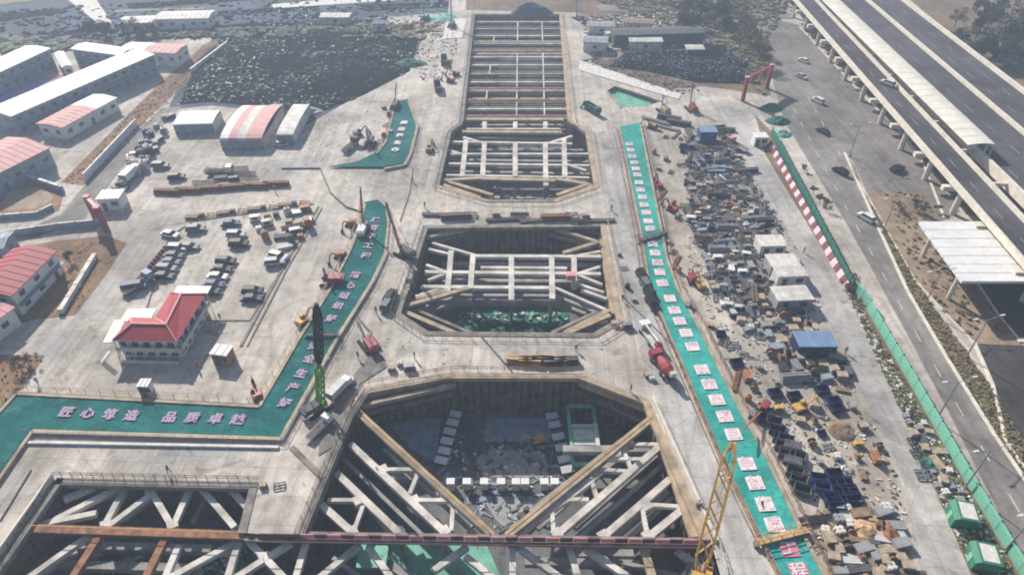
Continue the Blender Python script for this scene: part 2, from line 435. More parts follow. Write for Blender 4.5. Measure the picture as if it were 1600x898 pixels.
for q in ([(-60, 30), (90, 14), (110, 18), (-60, 44)], [(0, 58), (150, 44), (160, 50), (0, 70)], [(200, 6), (420, -6), (430, -2), (210, 14)], [(340, 18), (500, 10), (500, 15), (340, 25)], [(560, 8), (700, 4), (700, 12), (570, 18)], [(250, 48), (420, 34), (600, 30), (600, 38), (430, 44), (250, 58)], [(440, 24), (560, 22), (560, 28), (440, 31)]):
    patch('field_strip', q, 'net_black')
for q in ([(0, 2), (90, -6), (90, -3), (0, 8)], [(180, 16), (320, 12), (320, 15), (180, 20)], [(520, 47), (690, 44), (690, 50), (520, 52)], [(940, 84), (1010, 78), (1015, 84), (945, 96)], [(1130, 60), (1190, 70), (1185, 78), (1120, 70)]):
    patch('field_track', q, 'tan')
for q in ([(640, 350), (655, 350), (640, 400), (622, 400)], [(420, 250), (520, 240), (510, 262), (430, 268)], [(60, 520), (110, 515), (90, 560), (50, 560)], [(610, 535), (700, 545), (690, 560), (620, 556)], [(470, 340), (520, 338), (505, 375), (468, 372)], [(250, 700), (380, 702), (375, 725), (240, 722)], [(150, 440), (180, 440), (150, 500), (118, 500)]):
    Z.append(Z[-1]); sheet('repair_slab', XY(q), .001 + .0002 * len(Z), M['haul'])
patch('painted_shade', [(588, 545), (606, 572), (562, 600), (525, 695), (497, 712), (505, 655), (545, 595)], 'asphalt')  # asphalt-toned sheet paints a band of shade between cover railing and pit rim
patch('orange_court', [(62, 122), (84, 114), (104, 116), (90, 122)], 'court_orange')
# road markings
def line_on(px, wd, z=.16, name='lane_marking', dash=None):
    mb = MB(); pts = PL(px, z)
    if dash:
        for p, a in along(pts, dash[0] + dash[1]):
            q = p + Vector((math.cos(a), math.sin(a), 0)) * dash[0]; mb.bar(p, q, wd, .01)
    else:
        for a, b in zip(pts[:-1], pts[1:]): mb.bar(a, b, wd, .01)
    return mb.build(name, M['line_paint'], kind='structure')
line_on([(1262, 150), (1345, 300), (1440, 470), (1550, 660), (1680, 880)], .15, dash=(3, 6), z=.13)
line_on([(1240, 170), (1320, 320), (1420, 500), (1500, 640), (1640, 880)], .15, dash=(3, 6), z=.13)
def kerb(px, h=.14, wd=.35, m='parapet', name='kerb'):
    mb = MB(); pts = PL(px, h + .1)
    for a, b in zip(pts[:-1], pts[1:]): mb.bar(a, b, wd, h + .1)
    return mb.build(name, M[m], kind='structure')
kerb([(1320, 238), (1368, 345), (1419, 455), (1481, 560), (1556, 680), (1722, 925)], wd=.6)
kerb([(1250, 42), (1352, 152), (1408, 205), (1440, 247), (1476, 340)], wd=.5)
kerb([(1330, 262), (1352, 300), (1432, 440), (1528, 540)], wd=.2)
kerb([(1592, 528), (1560, 490), (1528, 441)], wd=.4)
kerb([(1526, 540), (1552, 600), (1572, 690), (1692, 850)], wd=.5)
kerb([(1590, 530), (1640, 532)], wd=1.2)

kerb([(497, 322), (480, 352), (440, 420), (376, 540)], .08, .5, 'cap_grey', 'drain_cover'); kerb([(503, 324), (447, 422), (386, 540)], .08, .25, 'cap_grey', 'drain_cover')
kerb([(205, 560), (262, 372), (300, 345), (490, 318)], .1, .25, 'cap_grey', 'lot_edge'); kerb([(322, 500), (390, 500), (440, 420)], .05, .3, 'cap_grey', 'lot_edge')
kerb([(40, 690), (70, 690), (435, 697)], .3, .5, 'pale', 'edge_strip'); kerb([(0, 812), (48, 733)], .1, .2, 'darkgrey', 'drain_edge')
kerb([(455, 697), (505, 746)], .1, .9, 'cap_grey', 'cable_and_shadow_strip'); kerb([(752, 525), (800, 580)], .08, .3, 'darkgrey', 'cable_and_shadow_strip'); kerb([(556, 494), (580, 520)], .08, .5, 'darkgrey', 'cable_and_shadow_strip'); kerb([(972, 462), (1052, 540)], .05, .25, 'darkgrey', 'cable_and_shadow_strip'); kerb([(1130, 560), (1330, 563)], .03, .2, 'cap_grey', 'cable_and_shadow_strip')  # darkgrey strips paint thin cast shadows on the ground; cap_grey strips cover cables
# pit shells ------------------------------------------------------------------
def pit(poly, depth, floor_m, name='pit'):
    n = len(poly)
    area = sum(poly[i][0] * poly[(i + 1) % n][1] - poly[(i + 1) % n][0] * poly[i][1] for i in range(n))
    mb = MB()
    for i in range(n):
        a = Vector((*poly[i], 0)); b = Vector((*poly[(i + 1) % n], 0))
        d = (b - a); L = d.length; d.normalize(); out = Vector((d.y, -d.x, 0)) * (1 if area > 0 else -1)
        # bored piles standing side by side, as in the photographed shoring
        k = max(1, int(L / 1.4))
        for j in range(k):
            c0 = a + d * (L * (j + .5) / k) + out * .25
            mb.tube(c0 + Vector((0, 0, -depth)), c0 + Vector((0, 0, -.02)), .74, 6, caps=False)
        mb.bar(a + out * .7 + Vector((0, 0, -.03)), b + out * .7 + Vector((0, 0, -.03)), .2, depth)
    mb.build('pile_wall', M['pit_wall'], kind='structure')
    fl = sheet('pit_floor', poly, -depth, M[floor_m])
    return fl
pit(PIT_A, 12, 'pitfloor'); pit(PIT_B, 12, 'pitfloor'); pit(PIT_C, 10, 'pitfloor'); pit(TRENCH, 3, 'net_green')

# a strut frame is one thing, each beam of it a part
def px_beam(t, name, a, b, h, wd, ht, m, ext=1.0):
    A = P(*a, h); B = P(*b, h)
    if ext != 1.0: B = A + (B - A) * ext
    mb = MB().bar(A, B, wd, ht); return mb.build(name, M[m], t, off=True)
def columns(t, pts, h, depth, r=.32):
    for q in pts:
        p = P(*q, h); MB().tube(p + Vector((0, 0, -depth - h + .0)) , p + Vector((0, 0, -.1)), r, 8).build('king_post', M['strut_dim'], t, off=True)
JIT = [0]
def beams(t, rows, h, wd, ht, m, name='strut', ext=1.0):
    for r_ in rows:
        JIT[0] = (JIT[0] + 1) % 9
        px_beam(t, name, r_[0], r_[1], h + JIT[0] * .011, wd, ht, m, ext)
def cap_beam(t, poly, wd=1.0, top=.12, m='cap_grey', only=None, side=0.5):
    n = len(poly); area = sum(poly[i][0] * poly[(i + 1) % n][1] - poly[(i + 1) % n][0] * poly[i][1] for i in range(n))
    for i in range(n):
        if only is not None and i not in only: continue
        a = Vector((*poly[i], top + .013 * (i % 3))); b = Vector((*poly[(i + 1) % n], top + .013 * (i % 3)))
        d = (b - a).normalized(); inn = Vector((-d.y, d.x, 0)) * (1 if area > 0 else -1) * side
        mm = m if isinstance(m, str) else m.get(i, 'cap_grey')
        MB().bar(a + inn, b + inn, wd, .9).build('capping_beam', M[mm], t, off=True)

def org(poly, z=0): return (sum(p[0] for p in poly) / len(poly), sum(p[1] for p in poly) / len(poly), z)
# --- far long pit
tA = thing('strut_frame', 'ladder of pale concrete struts bracing the long far excavation', 'strut frame', org(PIT_A))
cap_beam(tA, PIT_A, 1.2, m={1: 'cap_tan', 2: 'cap_tan', 3: 'cap_tan', 4: 'cap_tan', 5: 'cap_tan', 7: 'cap_tan'})
ys = [34, 45, 56, 68, 79, 89, 101.5, 115, 128, 141, 159, 170, 184]
rowsA = [((738 - (y - 22) * .119 + 1, y), (878 + (y - 22) * .089 - 1, y)) for y in ys]
beams(tA, rowsA[0::3], -1.0, .8, .7, 'strut'); beams(tA, rowsA[1::3], -1.0, .8, .7, 'cap_tan'); beams(tA, rowsA[2::3], -1.0, .8, .7, 'strut')
beams(tA, [((a[0], a[1] - 2.7), (b_[0], b_[1] - 2.7)) for a, b_ in rowsA[1:]], -1.5, .6, .5, 'cap_grey', 'steel_strut')
for k, r_ in enumerate(rowsA):
    if k in (3, 9, 10, 12): px_beam(tA, 'steel_waler', (r_[0][0], r_[0][1] - 3.2), (r_[1][0], r_[1][1] - 3.2), -.7, 1.1, .6, 'rust' if k != 3 else 'cap_tan')
mid = [((a[0], a[1] - 5.5), (b_[0], b_[1] - 5.5)) for a, b_ in rowsA[1:]]
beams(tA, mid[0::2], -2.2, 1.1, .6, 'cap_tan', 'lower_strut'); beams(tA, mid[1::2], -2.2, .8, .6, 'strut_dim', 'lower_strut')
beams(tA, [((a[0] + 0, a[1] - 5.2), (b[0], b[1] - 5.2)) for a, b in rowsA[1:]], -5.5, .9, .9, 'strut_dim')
def tie(t, a, b, ylist, h=-.95, wd=.4, m='strut'):
    f = lambda y: (a[0] + (b[0] - a[0]) * (y - a[1]) / (b[1] - a[1]), y)
    for y0, y1 in ylist: px_beam(t, 'tie_beam', f(y0), f(y1), h, wd, .7, m)
seg = [(45, 56), (57, 67), (83, 101), (102, 115), (116, 141), (142, 158), (160, 184)]
tie(tA, (809, 34), (807, 184), [(34, 44)] + seg); tie(tA, (847, 34), (851, 184), [(34, 44)] + seg); tie(tA, (775, 34), (756, 184), seg[1::2])
rA2 = [((729, 201), (876, 201)), ((705, 221), (894, 224)), ((703, 240), (922, 240)), ((701, 255), (921, 258)), ((696, 273), (921, 277))]
beams(tA, rA2, -1.0, .8, .8, 'strut')
beams(tA, [((a[0], a[1] - 6), (b[0], b[1] - 6)) for a, b in rA2], -5.5, 1.1, .9, 'strut_dim')
beams(tA, [((728, 218), (722, 275)), ((757, 222), (754, 275)), ((805, 222), (805, 275)), ((852, 222), (853, 290)), ((881, 215), (883, 277)), ((757, 190), (757, 201)), ((805, 190), (805, 201)), ((852, 190), (852, 201))], -.96, 1.3, .8, 'strut', 'tie_beam')
beams(tA, [((724, 214), (758, 224)), ((894, 212), (858, 223)), ((700, 234), (724, 241)), ((884, 256), (916, 266))], -1.02, .9, .8, 'strut', 'diagonal_brace')
beams(tA, [((690, 281), (758, 277)), ((868, 279), (918, 286)), ((884, 279), (926, 290)), ((692, 288), (750, 308)), ((872, 311), (926, 291)), ((700, 283), (770, 304)), ((870, 304), (922, 286))], -.85, 1.1, .7, 'cap_tan', 'corner_brace')
beams(tA, [((722, 186), (880, 186)), ((722, 205), (878, 206)), ((752, 278), (868, 281))], -.7, 1.4, .6, 'cap_tan', 'walkway_beam')
columns(tA, [(x, y) for y in (101, 128, 159) for x in (760, 808, 849)] + [(757, 240), (805, 240), (852, 240), (757, 273), (805, 273), (852, 273)], -1.8, 12)
# --- middle pit
tB = thing('strut_frame', 'grid of pale concrete struts over the middle octagonal excavation', 'strut frame', org(PIT_B))
cap_beam(tB, PIT_B, 1.2, m={1: 'cap_tan'})
px_beam(tB, 'inner_waler', (938, 362), (957, 490), -1.7, .9, .9, 'cap_tan'); px_beam(tB, 'inner_waler', (668, 362), (634, 480), -1.7, .9, .9, 'cap_grey')
beams(tB, [((736, 399), (939, 400)), ((663, 424), (939, 427)), ((658, 447), (868, 449))], -1.2, 1.0, .8, 'strut')
beams(tB, [((751, 417), (886, 418)), ((676, 379), (746, 399)), ((868, 449), (953, 486)), ((668, 388), (702, 396)), ((666, 413), (697, 424)), ((668, 437), (697, 426)), ((649, 462), (697, 447)),
           ((938, 392), (900, 399)), ((902, 427), (937, 416)), ((902, 428), (941, 444)), ((908, 452), (948, 466)), ((900, 442), (944, 456))], -1.3, .7, .7, 'strut', 'diagonal_brace')
beams(tB, [((705, 391), (699, 454)), ((739, 398), (735, 450)), ((799, 400), (799, 468)), ((862, 399), (863, 466)), ((897, 398), (897, 448))], -1.15, 1.15, .7, 'strut', 'tie_beam')
beams(tB, [((732, 449), (632, 477)), ((880, 394), (936, 377)), ((632, 486), (717, 522)), ((873, 525), (953, 491)), ((868, 356), (934, 377)), ((666, 369), (737, 356)), ((700, 452), (650, 465)), ((882, 519), (950, 484))], -.95, 1.0, .7, 'cap_tan', 'corner_brace')
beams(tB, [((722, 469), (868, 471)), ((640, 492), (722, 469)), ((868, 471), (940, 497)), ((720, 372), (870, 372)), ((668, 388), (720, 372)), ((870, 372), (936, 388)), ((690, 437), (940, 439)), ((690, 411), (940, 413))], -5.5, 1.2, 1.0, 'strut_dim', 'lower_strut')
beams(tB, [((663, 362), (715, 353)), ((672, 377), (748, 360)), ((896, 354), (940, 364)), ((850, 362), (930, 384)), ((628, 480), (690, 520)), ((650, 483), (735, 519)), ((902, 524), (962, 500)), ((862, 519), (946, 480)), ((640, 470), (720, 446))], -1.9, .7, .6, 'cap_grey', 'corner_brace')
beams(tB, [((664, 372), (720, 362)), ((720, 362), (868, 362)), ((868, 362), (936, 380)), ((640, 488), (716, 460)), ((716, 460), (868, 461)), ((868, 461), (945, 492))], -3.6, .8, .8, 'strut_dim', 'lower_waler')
columns(tB, [(705, 424), (739, 424), (799, 426), (862, 426), (897, 427), (739, 450), (799, 450), (862, 450)], -2, 12)
o_ = MB().box(P(892, 437, -.9) + Vector((0, 0, 1.0)), (1.9, 1.5, 1.3)).build('site_box', M['pink']); tag(o_, 'faded pink machine box standing on the middle strut grid', 'box')
# --- near pit
tC = thing('strut_frame', 'fan of pale concrete struts over the big near excavation', 'strut frame', org(PIT_C))
cap_beam(tC, PIT_C, 1.2, m={1: 'cap_grey', 6: 'cap_tan', 7: 'cap_tan', 8: 'cap_tan', 9: 'cap_tan', 3: 'cap_grey', 5: 'cap_tan'}, only=[0, 1, 3, 4, 5, 6, 7, 8, 12])
cap_beam(tC, PIT_C, .35, top=1.05, m='parapet', only=[8, 12], side=-.6)
h1 = -1.3
beams(tC, [((547, 692), (694, 830)), ((525, 737), (624, 832)), ((502, 787), (550, 830)), ((1034, 693), (870, 834)), ((1047, 747), (943, 837)), ((1067, 794), (1014, 837)), ((923, 749), (807, 834))], h1, 1.05, .9, 'strut')
beams(tC, [((598, 732), (647, 732)), ((512, 780), (560, 780)), ((652, 740), (640, 770)), ((648, 780), (705, 780)), ((708, 785), (705, 828)), ((567, 789), (552, 830)),
           ((977, 693), (1030, 693)), ((930, 732), (980, 735)), ((973, 700), (987, 732)), ((923, 747), (933, 775)), ((880, 779), (920, 779)), ((862, 790), (865, 830)), ((1010, 787), (1062, 790)), ((1003, 790), (1012, 834)), ((950, 715), (1005, 716)), ((1080, 820), (1100, 836))], h1 - .05, .62, .7, 'strut', 'cross_brace')
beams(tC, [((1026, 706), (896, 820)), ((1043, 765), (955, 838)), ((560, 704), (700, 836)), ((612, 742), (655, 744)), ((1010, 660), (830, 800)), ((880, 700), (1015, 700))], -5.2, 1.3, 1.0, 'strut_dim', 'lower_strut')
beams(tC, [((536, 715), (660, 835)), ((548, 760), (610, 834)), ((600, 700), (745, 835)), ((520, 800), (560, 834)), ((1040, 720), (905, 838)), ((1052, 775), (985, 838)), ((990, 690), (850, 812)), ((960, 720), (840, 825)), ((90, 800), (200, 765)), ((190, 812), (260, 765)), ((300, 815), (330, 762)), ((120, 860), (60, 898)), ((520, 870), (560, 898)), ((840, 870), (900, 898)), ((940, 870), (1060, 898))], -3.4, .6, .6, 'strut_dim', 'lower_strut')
for q in ((598, 732), (647, 780), (694, 828), (624, 830), (550, 828), (560, 780), (870, 832), (943, 835), (1012, 835), (930, 733), (977, 694), (880, 779), (1010, 788), (165, 818), (269, 818), (413, 870), (234, 764), (803, 850)):
    p = P(*q, h1 + .03); MB().box((p.x, p.y, p.z - .45), (1.5, 1.5, .96), R(30)).build('node_block', M['strut'], tC, off=True)
for a, b in (((563, 643), (772, 834)), ((1017, 650), (789, 834)), ((558, 646), (763, 834)), ((1021, 654), (797, 836))):
    px_beam(tC, 'walkway_beam', a, b, -.65 - (.03 if a[0] in (558, 1021) else 0), .5, .8, 'cap_tan')
for a, b in (((563, 640), (772, 831)), ((1017, 647), (789, 831))):
    px_beam(tC, 'handrail', a, b, .5, .09, .08, 'yellow')
beams(tC, [((573, 618), (700, 589)), ((565, 632), (712, 598)), ((905, 596), (1008, 636)), ((900, 588), (1006, 626))], -.8, .8, .8, 'cap_tan', 'corner_brace')
beams(tC, [((575, 640), (720, 606)), ((720, 606), (900, 606)), ((900, 606), (1010, 655)), ((720, 594), (900, 594))], -4.5, 1.0, 1.0, 'cap_grey', 'lower_waler')
beams(tC, [((1016, 612), (1113, 846)), ((1023, 655), (1085, 838))], -.75, 1.1, .9, 'cap_tan', 'edge_waler'); beams(tC, [((553, 640), (478, 826)), ((545, 655), (468, 828))], -.9, 1.0, .9, 'cap_grey', 'edge_waler')
# far-left bays and the struts running out below the frame
beams(tC, [((99, 778), (147, 758)), ((78, 814), (186, 759)), ((163, 819), (195, 760)), ((171, 819), (236, 770)), ((234, 763), (267, 819)), ((271, 819), (297, 759)), ((312, 759), (366, 822)), ((357, 759), (386, 792)), ((60, 818), (150, 800))], h1, .9, .8, 'strut')
beams(tC, [((402, 753), (376, 830))], -.5, 1.0, .9, 'cap_grey', 'edge_waler')
beams(tC, [((147, 828), (48, 898)), ((372, 843), (270, 898)), ((279, 850), (261, 892)), ((372, 847), (360, 885)), ((387, 842), (442, 900)), ((460, 842), (380, 893)), ((477, 847), (462, 900)), ((801, 852), (801, 900)), ((814, 856), (874, 900)), ((890, 852), (903, 900)), ((915, 855), (982, 900)), ((1057, 857), (1086, 878)), ((727, 867), (769, 900)), ((730, 852), (695, 877)), ((560, 850), (500, 900)), ((575, 852), (610, 900))], h1, .9, .8, 'strut', ext=1.5)
beams(tC, [((159, 828), (114, 898)), ((261, 832), (228, 898))], -.7, 1.0, .9, 'rust', 'edge_waler', ext=1.6)
beams(tC, [((1005, 850), (1020, 900))], -.7, 1.1, .9, 'cap_tan', 'edge_waler', ext=1.6)
beams(tC, [((120, 850), (330, 856)), ((820, 875), (1000, 880)), ((90, 880), (300, 886)), ((900, 862), (990, 862)), ((590, 870), (640, 900))], -5.2, 1.2, 1.0, 'strut_dim', 'lower_strut')
columns(tC, [(163, 817), (269, 817), (366, 820), (552, 828), (624, 830), (694, 828), (865, 832), (943, 834), (1012, 834), (413, 870)], -2.2, 10)
# walkway: brown stretch, then red and white boards
tW = thing('site_walkway', 'long walkway with maroon and white boards crossing the near excavation', 'walkway', P(700, 838, 0))
px_beam(tW, 'deck', (384, 836), (1116, 848), -.35, 1.6, .35, 'cap_grey'); px_beam(tW, 'deck', (45, 824), (384, 835), -.33, 1.3, .35, 'rust')
px_beam(tW, 'deck_girder', (45, 829), (1112, 853), -.9, .6, .7, 'darkgrey')
px_beam(tW, 'handrail', (45, 820), (384, 831), .7, .08, .08, 'ochre')
A, B = P(405, 833, .75), P(1112, 843, .75); L = (B - A).length; nseg = int(L / 1.9)
me_r = me_w = None
for k in range(nseg):
    a = A + (B - A) * (k / nseg); b = A + (B - A) * ((k + .96) / nseg)
    red = k % 2 == 0 or k < 3
    MB().bar(a, b, .12, 1.0).build('board', M['maroon' if red else 'pink'], tW, off=True)
for k in range(0, nseg, 2):
    a = A + (B - A) * (k / nseg) + Vector((0, -1.3, .15)); MB().tube(a - Vector((0, 0, 1.2)), a, .05, 6).build('rail_post', M['maroon'], tW, off=True)
MB().bar(A + Vector((0, -1.3, .2)), B + Vector((0, -1.3, .2)), .08, .08).build('handrail', M['maroon'], tW, off=True)

# white railings round the pits: posts and two rails
me_post = MB().tube((0, 0, 0), (0, 0, 1.15), .05, 6).mesh('rail_post'); me_post.materials.append(M['ochre'])
def railing(pts, label, m='ochre', step=2.4, h=1.1, closed=False):
    t = thing('safety_railing', label, 'railing', pts[len(pts) // 2])
    for z in (h, h * .55):
        mb = MB()
        for a, b in zip(pts[:-1], pts[1:]): mb.bar(a + Vector((0, 0, z)), b + Vector((0, 0, z)), .07, .07)
        mb.build('rail', M[m], t, off=True)
    for p, a in along(pts, step):
        o = put('rail_post', me_post, t, p - t.location, m=M[m])
    return t
V3 = lambda poly, z=.1: [Vector((x, y, z)) for x, y in poly]
def off_poly(poly, d):
    cx, cy, _ = org(poly); return [(x + (x - cx) / math.hypot(x - cx, y - cy) * d, y + (y - cy) / math.hypot(x - cx, y - cy) * d) for x, y in poly]
pa = V3(off_poly(PIT_A, .9)); railing(pa[1:6] , 'tan railing along the road side of the long far excavation', 'ochre')
railing([pa[0], pa[10], pa[9], pa[8]], 'dull railing along the green cover side of the long far excavation', 'steel'); railing(pa[5:9], 'tan railing closing the near end of the long far excavation')
pb = V3(off_poly(PIT_B, .9)); railing(pb[1:4], 'tan railing on the haul road side of the middle excavation')
railing(pb[3:] + pb[:1], 'dull railing on the crane side of the middle excavation', 'cap_grey')
pc = V3(off_poly(PIT_C, .9)); railing(pc[4:8], 'brown railing along the back rim of the near excavation', 'rust'); railing(pc[8:11], 'pale railing between the near excavation and the haul road', 'parapet')
railing([P(462, 836), P(541, 648), P(568, 606)], 'dull railing beside the parked trucks at the near excavation', 'cap_grey')
railing([P(-30, 925), P(86, 744), P(405, 751)], 'dark railing round the corner excavation below the dark green cover', 'darkgrey', 1.6)

# ------------------------------------------------------------------ things down in the pits
def floor_pt(px, py, h): return P(px, py, h)
t0 = thing('concrete_block', 'x', 'block'); MB().box((0, 0, .95), (1.25, 1.1, 1.9)).build('block_body', M['white'], t0); MB().box((0, 0, 1.96), (1.35, 1.2, .1)).build('block_cap', M['white'], t0); proto(t0)
for x in (705, 730, 757, 783, 806, 820, 850, 866):
    first_or_dup(t0, P(x, 762, -10), 0, label='white cube in the pit floor row', group='white cubes in a row on the near pit floor', zone='from the slanting slab column')
t0 = thing('roof_slab', 'x', 'slab'); MB().box((0, 0, 1.0), (2.2, 1.3, .18), rot=Matrix.Rotation(R(14), 3, 'X')).build('slab_panel', M['white'], t0); MB().box((-.8, 0, .45), (.15, .9, .9)).box((.8, 0, .45), (.15, .9, .9)).build('trestle', M['darkgrey'], t0); proto(t0)
for q in [(712, 652), (708, 665), (703, 679), (699, 694), (695, 709), (690, 724)]:
    first_or_dup(t0, P(*q, -10), R(-14), label='pale tilted slab on trestles in the slanting column', group='tilted slabs on the near pit floor', zone='from the pit back wall')
for q in [(862, 655), (866, 668), (872, 687), (877, 704), (881, 722), (886, 738)]:
    first_or_dup(t0, P(*q, -10), R(14), label='pale tilted slab on trestles beside the green frame', group='tilted slabs on the near pit floor', zone='from the pit back wall')
t = thing('formwork_tower', 'green formwork platform with two open shafts on the near pit floor', 'formwork', P(912, 700, -10))
q0 = [(887, 632), (927, 632), (938, 722), (896, 724)]
corners = PL(q0, -6.5)
for a, b in zip(corners, corners[1:] + corners[:1]): MB().bar(a, b, .55, .6).build('edge_beam', M['fence_green'], t, off=True)
for x, y, l_ in ((889, 668, 929), (892, 688, 933)): MB().bar(P(x, y, -6.52), P(l_, y, -6.52), .5, .5).build('cross_beam', M['fence_green'], t, off=True)
MB().prism([(p.x, p.y) for p in PL([(893, 662), (927, 662), (930, 694), (897, 694)], -6.6)], -7.0, -6.62).build('deck_plate', M['pale'], t, off=True)
for p in corners: MB().box((p.x, p.y, -8.5), (.3, .3, 3.2)).build('leg', M['shed_green'], t, off=True)
MB().bar(P(930, 660, -6.1), P(938, 722, -6.1), .7, .4).build('gangway', M['pale'], t, off=True)
def scatter_debris(name, poly, z, n, size, m, seed, kind='stuff', flat=.5, long=1.0):
    rnd = random.Random(seed); xs = [p[0] for p in poly]; ys = [p[1] for p in poly]; mb = MB(); k = 0
    while k < n:
        x = rnd.uniform(min(xs), max(xs)); y = rnd.uniform(min(ys), max(ys))
        if not inside((x, y), poly): continue
        s_ = size * rnd.uniform(.4, 1.4); rr = Matrix.Rotation(rnd.uniform(0, 6.28), 3, 'Z') @ Matrix.Rotation(rnd.gauss(0, .25), 3, 'X')
        mb.box((x, y, z + s_ * flat * .3), (s_ * rnd.uniform(.6, 1.2) * long, s_ * rnd.uniform(.4, 1), s_ * flat), rot=rr); k += 1
    return mb.build(name, M[m], kind=kind)
fC = XY([(600, 690), (980, 700), (860, 800), (800, 850), (740, 830)])
fl = [(p.x, p.y) for p in PL([(690, 690), (900, 690), (870, 780), (800, 850), (740, 790)], -10)]
scatter_debris('pit_rubble', fl, -10, 60, .6, 'white_dirty', 3); scatter_debris('pit_debris', fl, -10, 200, .45, 'darkgrey', 4, long=3)
scatter_debris('steel_offcuts', [(p.x, p.y) for p in PL([(590, 655), (1000, 670), (880, 800), (800, 850), (700, 800)], -10)], -10, 150, .45, 'grey_blue', 5, long=5)
sheet('blinding_slab', [(p.x, p.y) for p in PL([(752, 775), (862, 775), (830, 812), (800, 832), (775, 812)], -9.9)], -9.92, M['grey'])  # lighter concrete mat; its tone also paints in the lit patch of floor
sheet('blinding_slab', [(p.x, p.y) for p in PL([(745, 715), (765, 700), (850, 705), (858, 745), (745, 745)], -9.9)], -9.91, M['grey'])
patch2 = sheet('blinding_slab', [(p.x, p.y) for p in PL([(760, 652), (862, 652), (860, 690), (755, 690)], -9.9)], -9.95, M['grey_blue'])
sheet('blinding_slab', [(p.x, p.y) for p in PL([(600, 655), (690, 652), (680, 720), (640, 700)], -9.9)], -9.94, M['grey_blue'])
sheet('screed_slab', [(p.x, p.y) for p in PL([(610, 850), (760, 850), (800, 940), (640, 960)], -9.9)], -9.93, M['cover_pale'])
# green netting heaped on the middle pit floor and under the left bays
def heap(name, cx, cy, z, rx, ry, h, m, seed, label=None, cat=None, zone=None, n=14, group=None):
    mb = MB(); rnd = random.Random(seed); rings = 5
    vs = [(0, 0, h)]
    for i in range(1, rings + 1):
        f = i / rings
        for k in range(n):
            t_ = 2 * math.pi * k / n
            zz = h * (1 - f ** 1.6) + noise.noise(Vector((f * 3 * math.cos(t_) + seed, f * 3 * math.sin(t_), seed * .7))) * h * .45 * (1 - f * .7)
            rr = f * (1 + .16 * noise.noise(Vector((math.cos(t_) * 1.7, math.sin(t_) * 1.7, seed))))
            vs.append((rx * rr * math.cos(t_), ry * rr * math.sin(t_), max(0, zz) if i < rings else -.05))
    fs = [(0, 1 + k, 1 + (k + 1) % n) for k in range(n)]
    for i in range(rings - 1):
        for k in range(n): a = 1 + i * n; fs.append((a + k, a + n + k, a + n + (k + 1) % n, a + (k + 1) % n))
    mb.add(vs, fs); o = mb.build(name, M[m]); o.location = (cx, cy, z)
    if label: tag(o, label, cat, group, zone)
    return o
k = 0
for x, y in [(745, 505), (768, 500), (790, 508), (815, 502), (838, 510), (860, 503), (775, 515), (826, 517)]:
    p = P(x, y + 8, -12); k += 1
    heap('net_heap', p.x, p.y, -12, 2.2 + k % 3 * .5, 1.6 + k % 2 * .6, .9 + .3 * (k % 3), 'net_green', 20 + k, 'crumpled green netting heap on the middle pit floor', 'netting', 'from the crane side')
scatter_debris('pit_offcuts', [(p.x, p.y) for p in PL([(720, 490), (880, 490), (900, 530), (700, 530)], -12)], -12, 120, .9, 'cover_pale', 8); scatter_debris('pit_litter', [(p.x, p.y) for p in PL([(720, 490), (880, 490), (900, 530), (700, 530)], -12)], -12, 60, .8, 'pale', 9)
sheet('pit_netting', [(p.x, p.y) for p in PL([(715, 480), (885, 480), (905, 540), (690, 540)], -11.9)], -11.95, M['net_green'])
scatter_debris('bay_offcuts', [(p.x, p.y) for p in PL([(150, 860), (460, 860), (420, 960), (150, 960)], -10)], -10, 260, 1.2, 'net_green', 10, long=2)
scatter_debris('bay_rubble', [(p.x, p.y) for p in PL([(150, 860), (460, 860), (420, 960), (150, 960)], -10)], -10, 120, 1.0, 'pale', 11, long=2)
scatter_debris('far_bay_rubble', [(p.x, p.y) for p in PL([(745, 292), (865, 292), (850, 330), (765, 330)], -12)], -12, 60, 1.1, 'grey_blue', 12)
for i, x in enumerate((777, 793, 809, 827)):
    t = thing('site_hut', 'small white hut on the far pit floor', 'hut', P(x, 318, -12), zone='from the crane side'); MB().box((0, 0, 1.1), (1.1, 1.4, 2.2)).build('hut_wall', M['white'], t); MB().box((0, 0, 2.27), (1.4, 1.7, .14)).build('roof', M['white_dirty'], t)
t = thing('net_shelter', 'turquoise netted shelter standing under the walkway in the near excavation', 'shelter', P(582, 880, -10))
MB().box(P(582, 868, -4) + Vector((0, 0, -.3)), (4.2, 3.4, .5)).build('roof_panel', M['fence_green'], t, off=True)
MB().box(P(567, 858, -4.3), (2.4, 2.6, .4)).build('roof_panel', M['cover_bright'], t, off=True)
for dx in (-2, 2):
    for dy in (-1.6, 1.6): MB().box(P(582, 868, -7) + Vector((dx, dy, 0)), (.2, .2, 6)).build('leg', M['shed_green'], t, off=True)
# ================================================================== GREEN COVERS WITH LETTERS
def text_mesh(ch, size, offset, name):
    cu = bpy.data.curves.new(name, 'FONT'); cu.body = ch; cu.size = size; cu.align_x = 'CENTER'; cu.align_y = 'CENTER'
    cu.offset = offset; cu.extrude = .012; cu.resolution_u = 2
    o = bpy.data.objects.new(name, cu); COL.objects.link(o)
    bpy.context.view_layer.update()
    me = bpy.data.meshes.new_from_object(o.evaluated_get(bpy.context.evaluated_depsgraph_get()))
    bpy.data.objects.remove(o); return me
def char_on(t, ch, px, py, size, m_in, m_out, rz=0.0, z=.52, weight=.045):
    p = P(px, py, z)
    for off, m, dz in ((weight + size * .035, m_out, 0), (weight, m_in, .026)):
        me = text_mesh(ch, size, off, 'character'); me.materials.clear(); me.materials.append(M[m])
        o = put('character_outline' if dz == 0 else 'character', me, t, p + Vector((0, 0, dz)) - t.location, rz)
